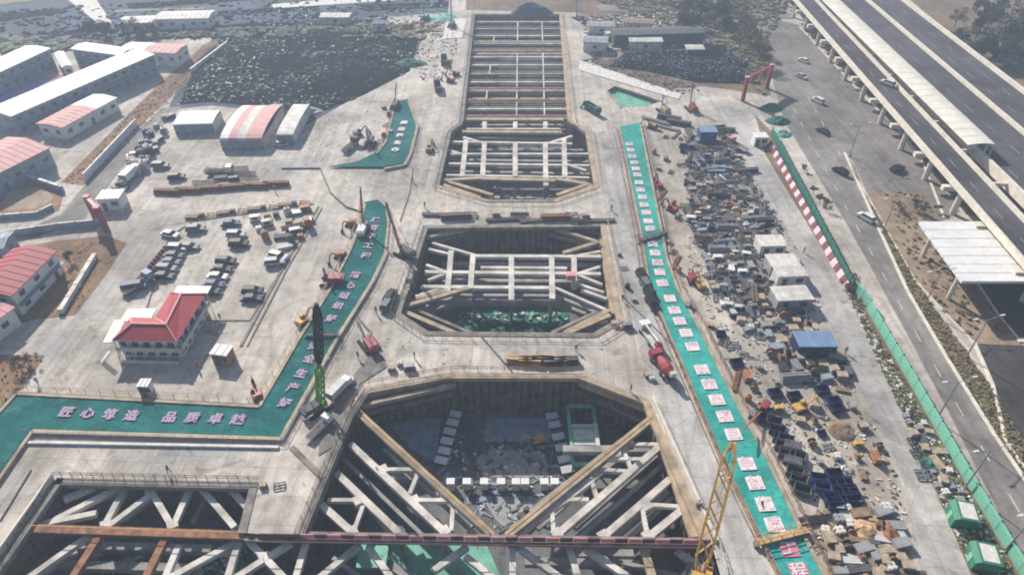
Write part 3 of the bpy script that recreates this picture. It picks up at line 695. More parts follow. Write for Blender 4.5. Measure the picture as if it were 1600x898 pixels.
def cover(label, px, m, left=None, right=None, seed=1, rail=('rust', 'rust'), z=.45, edges=True):
    poly = XY(px); t = thing('green_cover', label, 'cover', org(poly))
    zf = lambda x, y: .07 * noise.noise(Vector((x * .3, y * .3, seed))) * min(1, edge_dist((x, y), poly)) - min(.12, edge_dist((x, y), poly) * .03)
    me = sheet_mesh('net_sheet', [(x - t.location.x, y - t.location.y) for x, y in poly], z, step=1.1, zf=lambda x, y: zf(x + t.location.x, y + t.location.y))
    me.materials.append(M[m]); put('net_sheet', me, t)
    sheet('cover_void', poly, .02, M['dark'])
    for e in [k for k in (left, right) if k]:
        pts = PL(e, z + .18); mb = MB()
        for a, b in zip(pts[:-1], pts[1:]): mb.bar(a, b, .55, z + .18)
        mb.build('edge_beam', M['cap_tan'], t, off=True)
    return t
COV = []
lo = [(570, 318), (566, 340), (548, 388), (518, 448), (472, 520), (405, 634), (25, 614), (-60, 706), (-60, 830), (50, 672), (438, 684), (528, 524), (582, 438), (602, 395), (607, 345), (604, 326), (590, 314)]
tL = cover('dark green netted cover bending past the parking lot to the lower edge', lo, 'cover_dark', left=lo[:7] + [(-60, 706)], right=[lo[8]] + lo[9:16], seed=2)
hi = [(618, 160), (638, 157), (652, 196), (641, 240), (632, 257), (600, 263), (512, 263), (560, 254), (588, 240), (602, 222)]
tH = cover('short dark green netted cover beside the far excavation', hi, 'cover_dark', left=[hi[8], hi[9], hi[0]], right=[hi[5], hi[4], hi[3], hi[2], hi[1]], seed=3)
rt = [(968, 200), (1001, 194), (1010, 240), (1032, 350), (1042, 402), (1060, 452), (1088, 502), (1122, 570), (1152, 630), (1192, 700), (1252, 826), (1310, 940), (1240, 940), (1192, 845), (1130, 720), (1087, 620), (1062, 560), (1032, 490), (1012, 430), (1003, 372), (998, 345), (976, 240)]
tR = cover('bright turquoise netted cover running down beside the haul road', rt, 'cover_bright', left=rt[12:] + [rt[0]], right=rt[1:12], seed=4)
tT = thing('green_cover', 'pale green netting over a small sunken bay past the turquoise cover', 'cover', org(TRENCH))
MB().bar(P(948, 142, .3), P(970, 168, .3), .6, .5).bar(P(962, 134, .3), P(1034, 158, .3), .6, .5).build('edge_beam', M['cap_tan'], tT, off=True)
me = sheet_mesh('net_sheet', [(x - tT.location.x, y - tT.location.y) for x, y in TRENCH], 0, step=1.5, zf=lambda x, y: -.6 - .9 * min(1, edge_dist((x + tT.location.x, y + tT.location.y), TRENCH) / 3)); me.materials.append(M['cover_pale']); put('net_sheet', me, tT)
# letters: horizontal run, diagonal runs, right-hand run
for ch, x, y in zip('匠心筑造品质卓越', (103, 137, 171, 205, 265, 300, 336, 371), (644, 645.5, 647.5, 649.5, 652, 653, 654.5, 656)):
    char_on(tL, ch, x, y, 2.3, 'letter_lilac', 'letter_purple', R(-2), weight=.05)
for s_, pts in (('安全生产好', [(445, 630), (457.5, 606), (470, 584), (483, 561), (490, 541)]), ('精心组织好', [(517, 498), (528, 478), (537.5, 462), (547, 446), (554.5, 430)]), ('建百年工程', [(571, 400), (575, 384), (579.5, 369), (583.5, 356), (586.5, 344)])):
    for ch, (x, y) in zip(s_[::-1], pts): char_on(tL, ch, x, y, 2.1, 'letter_lilac', 'letter_purple', R(-12), weight=.06)
for ch, (x, y) in zip('质量是生命', [(631, 192), (627.4, 202), (624.3, 212), (621, 223), (617.4, 234)]): char_on(tH, ch, x, y, 2.1, 'letter_white', 'letter_purple', R(-5), weight=.1)
RX = [(983.4, 225), (985.6, 234), (988.3, 244.6), (991, 254), (993.5, 263.6), (996, 273), (998.5, 285), (1001, 296.5), (1004, 308), (1006.5, 320), (1010, 332), (1012.8, 345), (1016, 357),
      (1020, 381), (1023.5, 395), (1027.4, 410), (1031, 425), (1035, 442), (1047, 466), (1054, 484.4), (1062, 501.4), (1072, 520), (1082, 541),
      (1097, 577), (1108.5, 600), (1120, 624), (1132.5, 650), (1146, 678), (1167, 724), (1180, 754), (1195.6, 787), (1210, 819), (1233.5, 857), (1249, 892)]
for k, (ch, (x, y)) in enumerate(zip('高质量建设综合交通枢纽工程守质量底线抓安全生产创精品项目争创优质工程', RX)):
    sz = 2.0 + min(1, (y - 225) / 400) * .55
    p_ = P(x, y, .50) - tR.location
    lm = ('letter_white', 'letter_blush') if y < 850 else ('letter_red', 'letter_white')
    pm_ = MB().box((0, 0, 0), (sz * .97, sz * .9, .03)).build('letter_board', M[lm[0]], tR); pm_.location = p_; pm_.rotation_euler.z = R(-2 + (0 if y < 440 else 6))
    char_on(tR, ch, x, y, sz * .92, lm[1], lm[0], R(-2 + (0 if y < 440 else 6)), weight=.0 + .03 * (y > 850))
# cross beams and railings over the covers
def cross(a, b, label, m='cap_tan', wd=.9, rail=True, h=1.0):
    t = thing('footbridge', label, 'footbridge', P(*a, 0)); A = P(*a, h); B = P(*b, h)
    MB().bar(A, B, wd, .3).build('deck', M[m], t, off=True)
    d = (B - A).normalized(); n_ = Vector((-d.y, d.x, 0)) * wd * .48
    for s_ in (1, -1):
        MB().bar(A + n_ * s_ + Vector((0, 0, 1)), B + n_ * s_ + Vector((0, 0, 1)), .1, .1).build('handrail', M[m], t, off=True)
        for p, _a in along([A, B], 1.8): MB().tube(p + n_ * s_, p + n_ * s_ + Vector((0, 0, 1)), .05, 6).build('rail_post', M[m], t, off=True)
    for p in (A, B): MB().box((p.x, p.y, .35), (.5, .9, .7)).build('footing', M['cap_grey'], t, off=True)
cross((999, 375), (1041, 362), 'dark footbridge over the upper part of the turquoise cover', 'darkgrey'); cross((1182, 846), (1262, 826), 'tan footbridge over the lower part of the turquoise cover', 'ochre', 1.0)
cross((478, 522), (530, 522), 'dark footbridge over the dark green cover below the red crane', 'darkgrey', .6)
for a, b, l_ in ([(1092, 638), (1140, 745), 'rust'], [(1140, 745), (1182, 846), 'maroon'], [(1182, 846), (1235, 960), 'maroon']): pass
railing(PL([(964, 205), (972, 240), (992, 345), (998, 372), (1006, 430), (1027, 492), (1057, 562), (1083, 622), (1126, 722), (1187, 846), (1232, 935)], .05), 'maroon railing along the haul road side of the turquoise cover', 'maroon', 2.6)
railing(PL([(1006, 194), (1015, 240), (1038, 350), (1049, 402), (1067, 452), (1096, 502), (1130, 570), (1160, 630), (1201, 700), (1262, 826), (1318, 940)], .05), 'rusty railing on the storage yard side of the turquoise cover', 'rust', 2.6)
railing(PL([(564, 318), (560, 342), (543, 388), (512, 448), (466, 520), (401, 628), (22, 608), (-70, 705)], .05), 'tan railing on the parking lot side of the dark green cover', 'ochre', 2.6)
railing(PL([(53, 679), (443, 690), (533, 526), (588, 438), (608, 395), (613, 345)], .05), 'pale railing on the excavation side of the dark green cover', 'parapet', 2.6)
railing(PL([(618, 156), (600, 222), (588, 238)], .05), 'brown railing behind the short green cover', 'rust', 2.6); railing(PL([(655, 196), (646, 240), (636, 260)], .05), 'steel railing in front of the short green cover', 'steel', 2.6)
kerb([(440, 262), (500, 262), (516, 300), (540, 322), (565, 330)], .25, .3, 'darkgrey', 'drain_edge'); kerb([(645, 262), (640, 300), (625, 345)], .1, .15, 'cap_grey', 'drain_edge')
kerb([(958, 205), (967, 240), (988, 345), (993, 372), (1001, 430), (1022, 492), (1053, 562), (1079, 622), (1122, 722), (1183, 846)], .12, .2, 'cap_grey', 'drain_edge')

# ================================================================== BUILDINGS
win_me = MB().box((0, 0, 0), (1.5, .1, 1.1)).mesh('window'); win_me.materials.append(M['grey_blue'])
pane_me = MB().box((-.36, -.03, 0), (.62, .1, .9)).box((.36, -.03, 0), (.62, .1, .9)).mesh('pane'); pane_me.materials.append(M['glass'])
door_me = MB().box((0, 0, 1.05), (1.0, .12, 2.1)).mesh('door'); door_me.materials.append(M['darkgrey'])
def camp(label, a, b, w_, h, roof_m, wall_m='white', gable=.5, floors=2, roof2=None, split=.5, step=3.6, cat='building', name='prefab_building', over=.35, band=None):
    """a, b: photo pixels of the eave that faces the camera; the block runs w_ metres back from it"""
    A = P(*a, h); B = P(*b, h); A.z = B.z = 0
    ang = math.atan2((B - A).y, (B - A).x); L = (B - A).length
    t = thing(name, label, cat, A, ang)
    MB().box((L / 2, w_ / 2, h / 2), (L, w_, h)).build('wall', M[wall_m], t)
    def roof(x0, x1, m_):
        pr = [(-over, h), (w_ / 2, h + gable), (w_ + over, h), (w_ + over, h - .18), (-over, h - .18)]
        mb = MB(); vs = [(x0, y, z + .2) for y, z in pr] + [(x1, y, z + .2) for y, z in pr]; n = 5
        mb.add(vs, [tuple(range(n)), tuple(range(2 * n - 1, n - 1, -1))] + [(i, n + i, n + (i + 1) % n, (i + 1) % n) for i in range(n)])
        x = x0 + .6
        while x < x1:                                   # standing seams
            for s_ in (0, 1):
                p, q = (Vector((x, -over, h + .24)), Vector((x, w_ / 2, h + gable + .24))) if s_ == 0 else (Vector((x, w_ / 2, h + gable + .24)), Vector((x, w_ + over, h + .24)))
                mb.bar(p + Vector((0, 0, .03)), q + Vector((0, 0, .03)), .07, .07)
            x += 1.8
        return mb.build('roof', M[m_], t)
    if roof2: roof(-over, L * split, roof_m); roof(L * split + .002, L + over, roof2)
    else: roof(-over, L + over, roof_m)
    fh = h / floors; n = max(1, int(L / step))
    for f in range(floors):
        for i in range(n):
            x = (i + .5) * L / n
            for y, r_ in ((-.06, 0), (w_ + .06, math.pi)):
                if i % 4 == 2 and f == 0: put('door', door_me, t, (x, y, 0.0), r_)
                else:
                    o = put('window', win_me, t, (x, y, fh * f + fh * .55), r_); put('pane', pane_me, o)
        if f: MB().box((L / 2, -.5, fh * f), (L, 1.0, .12)).build('gallery', M['grey_blue'], t); MB().box((L / 2, -.98, fh * f + 1.0), (L, .06, .08)).build('handrail', M['grey'], t)
        for i in range(max(1, int(w_ / 4))):
            y = (i + .5) * w_ / max(1, int(w_ / 4))
            for x, r_ in ((-.06, -R(90)), (L + .06, R(90))): o = put('window', win_me, t, (x, y, fh * f + fh * .55), r_); put('pane', pane_me, o)
    if band: MB().box((L / 2, -.08, h * .48), (L, .1, .35)).build('band', M[band], t)
    return t
camp('long white two storey cabin block crossing the workers camp', (18, 182), (240, 86), 10, 6, 'white', 'grey_blue')
camp('white roofed cabin block at the outer corner of the camp', (-70, 146), (77, 77), 9.5, 6, 'white', 'grey_blue')
camp('short white roofed wing closing the back of the camp court', (112, 77), (188, 87), 6, 6, 'white', 'grey_blue')
camp('low white walled passage beside the camp back wing', (86, 84), (98, 106), 2.5, 3, 'white', 'white', floors=1)
camp('low cabin with half pink and half white roof in the camp', (97, 200), (181, 154), 8.5, 3.6, 'pink_roof', 'white', roof2='white', split=.62, floors=1)
camp('white and pink roofed canteen block at the far end of the camp', (186, 80), (274, 84), 8, 4.5, 'white', 'white', roof2='pink_roof', split=.42, floors=1)
camp('wide pink roofed hall at the edge of the frame below the camp', (-60, 300), (76, 232), 15, 5, 'pink_roof', 'grey_blue', gable=1.2, floors=1)
camp('red gabled white block beside the bare garden plot', (18, 462), (86, 394), 9, 5, 'red_roof', 'white', gable=1.4)
camp('small pink roofed block just below the red gabled one', (-60, 540), (20, 482), 8, 4, 'pink_roof', 'white', gable=.8, floors=1)
camp('narrow grey cabin between the garden plot and the entrance lane', (-60, 395), (4, 388), 6, 4, 'grey_blue', 'grey_blue', floors=1)
camp('pale roofed shed beyond the entrance to the far field', (242, 31), (325, 29), 9, 4, 'white_dirty', 'white', floors=1)
camp('pale block standing alone in the far blue field', (185, 38), (236, 36), 8, 3, 'white_dirty', 'white', floors=1)
# garden wall and posts
def wall(label, px, h=2.0, wd=.3, m='white', name='boundary_wall', cat='wall', seg=4.0):
    pts = PL(px, 0); t = thing(name, label, cat, pts[0])
    mb = MB(); cp = MB()
    for a, b in zip(pts[:-1], pts[1:]): mb.bar(a + Vector((0, 0, h)), b + Vector((0, 0, h)), wd, h + .02); cp.bar(a + Vector((0, 0, h + .1)), b + Vector((0, 0, h + .1)), wd + .15, .1)
    mb.build('wall_face', M[m], t, off=True); cp.build('coping', M['white_dirty'], t, off=True)
    for p, a in along(pts, seg): MB().box((p.x, p.y, h / 2 + .08), (wd + .2, wd + .2, h + .16), a).build('pier', M[m], t, off=True)
    return t
wall('white boundary wall along the grey lane below the camp', [(135, 282), (215, 196)], 2.0); wall('pale retaining wall beside the dirt path to the netted field', [(300, 115), (356, 72)], 1.6, .5, 'white_dirty')
wall('pale low wall along the entrance lane', [(0, 372), (95, 358), (160, 352)], 1.6, .3, 'grey_blue'); wall('white wall lining the bare garden plot', [(98, 488), (150, 402)], 1.0, .8, 'pale'); wall('grey wall round the grass plot', [(-20, 344), (60, 338), (84, 326)], 1.2, .3, 'grey_blue')
wall('grey wall below the pink hall', [(-20, 276), (40, 280), (100, 300)], 1.6, .6, 'grey_blue')
# the L-shaped white house with the red hipped roof
A = P(181, 529, 4.5); B = P(274, 531, 4.5); C3 = P(311, 470, 4.5)
A.z = B.z = C3.z = 0
x_ax = (B - A).normalized(); L1 = (B - A).length; ang = math.atan2(x_ax.y, x_ax.x)
tH2 = thing('corner_house', 'white L shaped two storey house with a bright red hipped roof', 'house', A, ang)
L2 = 12.5; W = 5.0; H = 4.5; y_ax = Matrix.Rotation(-ang, 3, 'Z') @ (C3 - B); sk = math.atan2(y_ax.x, y_ax.y)
dx = math.tan(sk) * L2
foot = [(0, 0), (L1, 0), (L1 + dx, L2), (L1 + dx - W - .6, L2), (L1 - W - .6 + math.tan(sk) * W, W), (0 + .8, W)]
MB().prism(foot, 0, H).build('wall', M['white'], tH2)
fx = [(-.5, -.5), (L1 + .5, -.5), (L1 + dx + .6, L2 + .4), (L1 + dx - W - 1.4, L2 + .6), (L1 - W - 1.3 + math.tan(sk) * W, W + .7), (0, W + .7)]
rd = [(2.2, W / 2), (L1 - W / 2 + .2, W / 2), (L1 + dx - W / 2 - .6, L2 - 1.6)]
mb = MB(); vs = [(x, y, H + .05) for x, y in fx] + [(x, y, H + 1.5) for x, y in rd]
mb.add(vs, [(0, 1, 7, 6), (1, 2, 8, 7), (2, 3, 8), (3, 4, 7, 8), (4, 5, 6, 7), (5, 0, 6), (5, 4, 3, 2, 1, 0)]); mb.build('roof', M['red_roof'], tH2)
mb = MB(); mb.bar((rd[0][0], rd[0][1], H + 1.6), (rd[1][0], rd[1][1], H + 1.6), .3, .2).bar((rd[1][0], rd[1][1], H + 1.6), (rd[2][0], rd[2][1], H + 1.6), .3, .2)
for p, q in ((fx[0], rd[0]), (fx[5], rd[0]), (fx[1], rd[1]), (fx[4], rd[1]), (fx[2], rd[2]), (fx[3], rd[2])): mb.bar((p[0], p[1], H + .2), (q[0], q[1], H + 1.62), .25, .2)
mb.build('ridge_cap', M['pink_roof'], tH2)
MB().box((1.0, W + 1.6, H - .2), (5.4, 3.4, .25), R(4)).build('terrace_roof', M['white'], tH2); MB().box((L1 + dx - 2.6, L2 + 1.6, H - .1), (6.6, 2.2, .25)).build('terrace_roof', M['white'], tH2)
MB().box((-.6, W + 2.9, 2.1), (.15, .15, 4.2)).box((2.8, W + 2.9, 2.1), (.15, .15, 4.2)).box((-2.0, 1.5, 2.1), (.15, .15, 4.2)).build('terrace_post', M['white'], tH2)
MB().box((-1.4, 2.2, H - .22), (2.0, 6, .22), R(8)).build('terrace_roof', M['white'], tH2)
for f in (0, 1):
    for i in range(5):
        x = 1.2 + i * (L1 - 2.2) / 4; o = put('window', win_me, tH2, (x, -.06, 1.15 + f * 2.2)); put('pane', pane_me, o)
    for i in range(5):
        q = (i + .5) / 5; o = put('window', win_me, tH2, (L1 + dx * q + .06, L2 * q, 1.15 + f * 2.2), R(90) - sk); put('pane', pane_me, o)
MB().box((L1 / 2 + .3, -.45, 2.3), (L1 + 1.2, .9, .14)).build('balcony', M['white'], tH2); MB().box((L1 / 2 + .3, -.88, 2.8), (L1 + 1.2, .06, .8)).build('balcony_rail', M['white_dirty'], tH2)
m_ = Matrix.Rotation(-sk, 3, 'Z'); MB().box((L1 + dx / 2 + .45, L2 / 2, 2.3), (.9, L2 + 1, .14), rot=m_).build('balcony', M['white'], tH2); MB().box((L1 + dx / 2 + .88, L2 / 2, 2.8), (.06, L2 + 1, .8), rot=m_).build('balcony_rail', M['white_dirty'], tH2)
for i in range(6): MB().box((i * L1 / 5 + .2, -.86, H / 2), (.1, .1, H)).build('gallery_post', M['white'], tH2)
for i in range(5): MB().box((L1 + .85 + dx * i / 4, L2 * i / 4, H / 2), (.1, .1, H)).build('gallery_post', M['white'], tH2)
for i in range(7): MB().box((-1.6 - i * .28, -.4 - .9, 2.2 - i * .3), (.3, 1.0, .12)).build('stair_tread', M['white'], tH2)
MB().box((L1 / 2, -1.6, .4), (L1, .12, .7)).build('front_rail', M['white_dirty'], tH2)
# arched fabrication tents
def tent(label, a, b, w_, h, m_, rise=1.5, stripes=None, name='work_tent'):
    A = P(*a, h); B = P(*b, h); A.z = B.z = 0; ang = math.atan2((B - A).y, (B - A).x); L = (B - A).length
    t = thing(name, label, 'tent', A, ang); n = 10; mats = stripes or [m_]
    k = len(mats); 
    for q in range(max(k, 1)):
        x0 = L * q / k; x1 = L * (q + 1) / k - .01
        mb = MB(); vs = []
        for x in (x0, x1):
            for i in range(n + 1): a_ = math.pi * i / n; vs.append((x, w_ / 2 - w_ / 2 * math.cos(a_), h + rise * math.sin(a_)))
            for i in range(n, -1, -1): a_ = math.pi * i / n; vs.append((x, w_ / 2 - (w_ / 2 - .12) * math.cos(a_), h + (rise - .12) * math.sin(a_)))
        N = 2 * (n + 1); mb.add(vs, [tuple(range(N)), tuple(range(2 * N - 1, N - 1, -1))] + [(i, N + i, N + (i + 1) % N, (i + 1) % N) for i in range(N)])
        mb.build('roof_panel', M[mats[q]], t)
    MB().box((L / 2, w_ - .1, h / 2), (L, .15, h)).build('wall', M['white_dirty'], t)
    MB().box((L / 2, .3, h / 2), (L - .3, .12, h)).build('front_wall', M['grey_blue'], t)
    for x in (.12, L - .12): MB().box((x, w_ / 2, h / 2), (.12, w_ - .8, h)).build('side_wall', M['white_dirty'], t)
    for i in range(5):
        for y in (.1, w_ - .2): MB().box((.15 + i * (L - .3) / 4, y, h / 2), (.2, .2, h)).build('post', M['steel'], t)
    return t
tent('arched tent roofed in pink and white bands behind the parking lot', (343, 220), (409, 220), 22, 2.8, 'white', 1.6, ['white', 'pink_roof', 'white_dirty', 'pink_roof', 'pink_roof'])
tent('small blue roofed tent between the banded and the white tent', (411, 186), (429, 186), 10, 3, 'blue_roof', .5)
tent('white roofed tent beside the netted field', (431, 211), (458, 211), 20, 2.8, 'white_dirty', .6)
tent('low white tent next to the vehicle lane', (270, 196), (332, 194), 9, 2.8, 'white', .5)
# toll plaza canopy
t = thing('toll_canopy', 'wide white ribbed canopy over the side road by the highway', 'canopy', P(1503, 440, 0))
for i in range(7):
    f0, f1 = i / 7, (i + .94) / 7
    q = [(1436 + 68 * f0, 346 + 94 * f0), (1580 + 150 * f0, 346 + 94 * f0), (1580 + 150 * f1, 346 + 94 * f1), (1436 + 68 * f1, 346 + 94 * f1)]
    MB().prism([(p.x, p.y) for p in PL(q, 7)], 6.4, 7.0 + .012 * (i % 2)).build('roof_panel', M['white'], t, off=True)
MB().prism([(p.x, p.y) for p in PL([(1438, 348), (1584, 348), (1730, 439), (1504, 439)], 6.3)], 6.0, 6.35).build('roof_deck', M['grey'], t, off=True)
for x, y in ((1458, 365), (1500, 430), (1580, 365), (1620, 430)): p = P(x, y, 6); MB().tube((p.x, p.y, 0), (p.x, p.y, 6.0), .45, 10).build('column', M['parapet'], t, off=True)

# ================================================================== ELEVATED HIGHWAY
def ext(a, b, h, t0, t1):
    A = P(*a, h); B = P(*b, h); return A + (B - A) * t0, A + (B - A) * t1
DR = (P(1600, 210, 12) - P(1353, 0, 12)).normalized()          # running direction of the viaduct
def rail_pts(px, py, h, back=160, fwd=170):
    p = P(px, py, h); return p - DR * back, p + DR * fwd
tV = thing('viaduct', 'dark elevated highway on pale piers with light concrete parapets', 'viaduct', P(1500, 100, 0))
hd = 8.5
p_med = P(1476, 105, hd); p_rt = P(1505, 74, hd); p_cl = P(1430, 109, hd)
lat = Vector((DR.y, -DR.x, 0));
if lat.x < 0: lat = -lat
w_right = (P(1505, 74, hd) - p_med).dot(lat); far_edge = (P(1556, 267, hd) - p_med).dot(lat); w_left = far_edge
def strip(x0, x1, z0, z1, name, m, a=-200, b=170, parent=tV):
    s0, s1 = p_med + lat * x0, p_med + lat * x1
    q = [s0 + DR * a, s1 + DR * a, s1 + DR * b, s0 + DR * b]
    return MB().prism([(p.x, p.y) for p in q], z0, z1).build(name, M[m], parent, off=True)
strip(far_edge, w_right, hd - 1.6, hd - .02, 'deck_girder', 'parapet'); strip(far_edge + .4, -.3, hd - .02, hd + .0, 'carriageway', 'deck_asphalt'); strip(.3, w_right - .4, hd - .02, hd + .003, 'carriageway', 'deck_asphalt')
strip(-.45, .45, hd - .01, hd + .9, 'median_barrier', 'parapet'); strip(w_right - .5, w_right + .4, hd - 1.5, hd + 1.1, 'parapet_wall', 'parapet'); strip(far_edge - .3, far_edge + .5, hd - 1.5, hd + 1.0, 'parapet_wall', 'parapet')
mb = MB()
for x in (w_right * .34, w_right * .67, -abs(w_left) * .4, -abs(w_left) * .8):
    q = p_med + lat * x - DR * 200
    for k in range(0, 370, 12): mb.bar(q + DR * k + Vector((0, 0, .02)), q + DR * (k + 4.5) + Vector((0, 0, .02)), .16, .01)
mb.build('lane_dashes', M['grey'], tV, off=True)
# piers
def pier(t, c, h, wd, m='parapet'):
    d = MB(); a = c - lat * wd / 2; b = c + lat * wd / 2
    MB().bar(a + Vector((0, 0, h - c.z)), b + Vector((0, 0, h - c.z)), 1.6, 1.4).build('crosshead', M[m], t, off=True)
    for s_ in (-.28, .28): q = c + lat * wd * s_; MB().tube((q.x, q.y, 0), (q.x, q.y, h - 1.4), .8, 10).build('pier', M[m], t, off=True)
for k in range(-180, 165, 28): c_ = p_med + lat * (w_right + far_edge) / 2 + DR * k; c_.z = 0; pier(tV, c_, hd - 1.62, (w_right - far_edge) * .85)
# curved noise canopy over the near carriageway
tN = thing('noise_canopy', 'long cream sound barrier roof running along the elevated highway', 'canopy', P(1420, 110, 0))
hc = 12.0
a0 = P(1400, 111, hc); a1 = P(1434, 111, hc)
e0 = P(1513, 224, hc); e1 = P(1547, 218, hc)
x0 = (a0 - p_med).dot(lat); x1 = ((a1 - p_med).dot(lat) + (e1 - p_med).dot(lat)) / 2; xe = (e0 - p_med).dot(lat)
end_t = (e0 - p_med).dot(DR)
x0 = (x0 + xe) / 2
print('CANOPY', x0, x1, w_right, far_edge, end_t)
step = 4.0; k = end_t
while k > -190:
    mb = MB(); n = 6; vs = []
    for kk in (k, k - step + .12):
        for i in range(n + 1): f = i / n; q = p_med + lat * (x0 + (x1 - x0) * f) + DR * kk; vs.append((q.x, q.y, hc - .4 + .5 * math.sin(f * math.pi * .8)))
        for i in range(n, -1, -1): f = i / n; q = p_med + lat * (x0 + (x1 - x0) * f) + DR * kk; vs.append((q.x, q.y, hc - .55 + .5 * math.sin(f * math.pi * .8)))
    N = 2 * (n + 1); mb.add(vs, [tuple(range(N)), tuple(range(2 * N - 1, N - 1, -1))] + [(i, N + i, N + (i + 1) % N, (i + 1) % N) for i in range(N)]); mb.build('roof_panel', M['canopy'], tN, off=True)
    if int((end_t - k) / step) % 2 == 0:
        q = p_med + lat * (far_edge + .1) + DR * (k - .1); MB().box((q.x, q.y, hd + 1.5), (.25, .25, 3.2)).build('rib_post', M['canopy'], tN, off=True)
        q2 = p_med + lat * (x1 - .2) + DR * (k - .1); MB().box((q2.x, q2.y, hd + 1.6), (.2, .2, 3.2)).build('rib_post', M['canopy'], tN, off=True)
    k -= step
# ramp deck
hr = 9
tRp = thing('ramp_viaduct', 'narrow dark ramp bridge with pale parapets beside the elevated highway', 'viaduct', P(1400, 180, 0))
r0, r1 = P(1242, 0, hr), P(1440, 228, hr); s0, s1 = P(1275, 0, hr), P(1483, 226, hr)
dR = (r1 - r0).normalized(); Lr = (r1 - r0).length
latR = Vector((dR.y, -dR.x, 0)); latR = latR if latR.x > 0 else -latR
wR = ((s0 - r0).dot(latR) + (s1 - r1).dot(latR)) / 2
def rstrip(x0, x1, z0, z1, name, m, a=-60, b=220):
    q = [r0 + latR * x0 + dR * a, r0 + latR * x1 + dR * a, r0 + latR * x1 + dR * b, r0 + latR * x0 + dR * b]
    return MB().prism([(p.x, p.y) for p in q], z0, z1).build(name, M[m], tRp, off=True)
rstrip(1.2, wR - 1.2, hr - 1.5, hr - .3, 'deck_girder', 'parapet'); rstrip(0, wR, hr - .3, hr - .02, 'deck_slab', 'parapet'); rstrip(.3, wR - .3, hr - .02, hr, 'carriageway', 'deck_asphalt'); rstrip(-.3, .25, hr - .6, hr + .9, 'parapet_wall', 'parapet'); rstrip(wR - .25, wR + .3, hr - .6, hr + .9, 'parapet_wall', 'parapet')
mb = MB()
for k in range(-50, 215, 11): q = r0 + latR * wR / 2 + dR * k; mb.bar(q + Vector((0, 0, .02)), q + dR * 4 + Vector((0, 0, .02)), .15, .01)
mb.build('lane_dashes', M['grey'], tRp, off=True)
for k in range(-40, 210, 16):
    q = r0 + latR * wR / 2 + dR * k; a = q - latR * (wR / 2 + 1.2); b = q + latR * (wR / 2 + .5); a.z = b.z = hr - 1.52
    MB().bar(a, b, 1.3, 1.1).build('crosshead', M['parapet'], tRp, off=True); MB().tube((q.x, q.y, 0), (q.x, q.y, hr - 2.6), .7, 10).build('pier', M['parapet'], tRp, off=True)
    # tie beam across to the main viaduct
    e = p_med + lat * far_edge; tgt = q + latR * (wR / 2 + .4); dd = (e - tgt).dot(lat)
    if 1 < dd < 14: a = tgt; b = tgt + lat * dd; a.z = b.z = hr - .4; MB().bar(a, b, .7, .8).build('tie_beam', M['parapet'], tRp, off=True)
print('RAMP', wR, [round(x, 1) for x in dR], [round(x, 1) for x in DR])

# ================================================================== SITE FENCE
fp = PL([(1204, 212), (1322, 440), (1345, 468), (1422, 600), (1500, 738), (1600, 908), (1640, 980)], 0)
tF = thing('site_fence', 'green hoarding between the site and the public road', 'fence', fp[3])
pan = MB().box((0, 0, 1.1), (2.92, .1, 2.2)).mesh('fence_panel'); pan.materials.append(M['fence_green'])
cap = MB().box((0, .0, 0), (2.99, .4, .14)).mesh('cap_strip'); cap.materials.append(M['fence_green'])
brace = MB().bar((0, 0, 2.4), (0, 1.3, 0), .12, .12).box((0, 0, 1.35), (.16, .16, 2.8)).mesh('post'); brace.materials.append(M['fence_dark'])
for k, (p, a) in enumerate(along(fp, 3.0)):
    q = p + Vector((math.cos(a), math.sin(a), 0)) * 1.5
    dk = q.y > P(1335, 452).y
    put('fence_panel', pan, tF, q - fp[3], a, m=M['fence_dark' if dk else 'fence_green']); put('post', brace, tF, p - fp[3], a, m=M['fence_dark' if dk else 'fence_green'])
    put('cap_strip', cap, tF, q - fp[3] + Vector((0, 0, 2.28)), a, m=M['fence_dark' if dk else 'fence_green'])
bp_ = PL([(1199, 226), (1316, 446)], 0)
tB2 = thing('striped_barrier', 'row of slanted red and white barrier boards inside the hoarding', 'barrier', bp_[0])
for k, (p, a) in enumerate(along(bp_, 2.0)):
    d = Vector((math.cos(a), math.sin(a), 0)); n_ = Vector((-d.y, d.x, 0)); n_ = n_ if n_.x > 0 else -n_
    a0_, a1_ = p, p + d * 1.9; top = n_ * .7 + Vector((0, 0, 1.35)); th = n_ * .12
    mb = MB(); mb.add([a0_, a1_, a1_ + top + d * .0, a0_ + top, a0_ + th, a1_ + th, a1_ + top + th, a0_ + top + th], [(0, 1, 2, 3), (7, 6, 5, 4), (0, 4, 5, 1), (1, 5, 6, 2), (2, 6, 7, 3), (3, 7, 4, 0)])
    mb.build('barrier_board', M['letter_blush' if k % 2 else 'maroon'], tB2, off=True)
    if k % 2: MB().bar(a0_ + n_ * 1.6, a0_ + top * .9, .1, .1).build('brace', M['steel'], tB2, off=True)
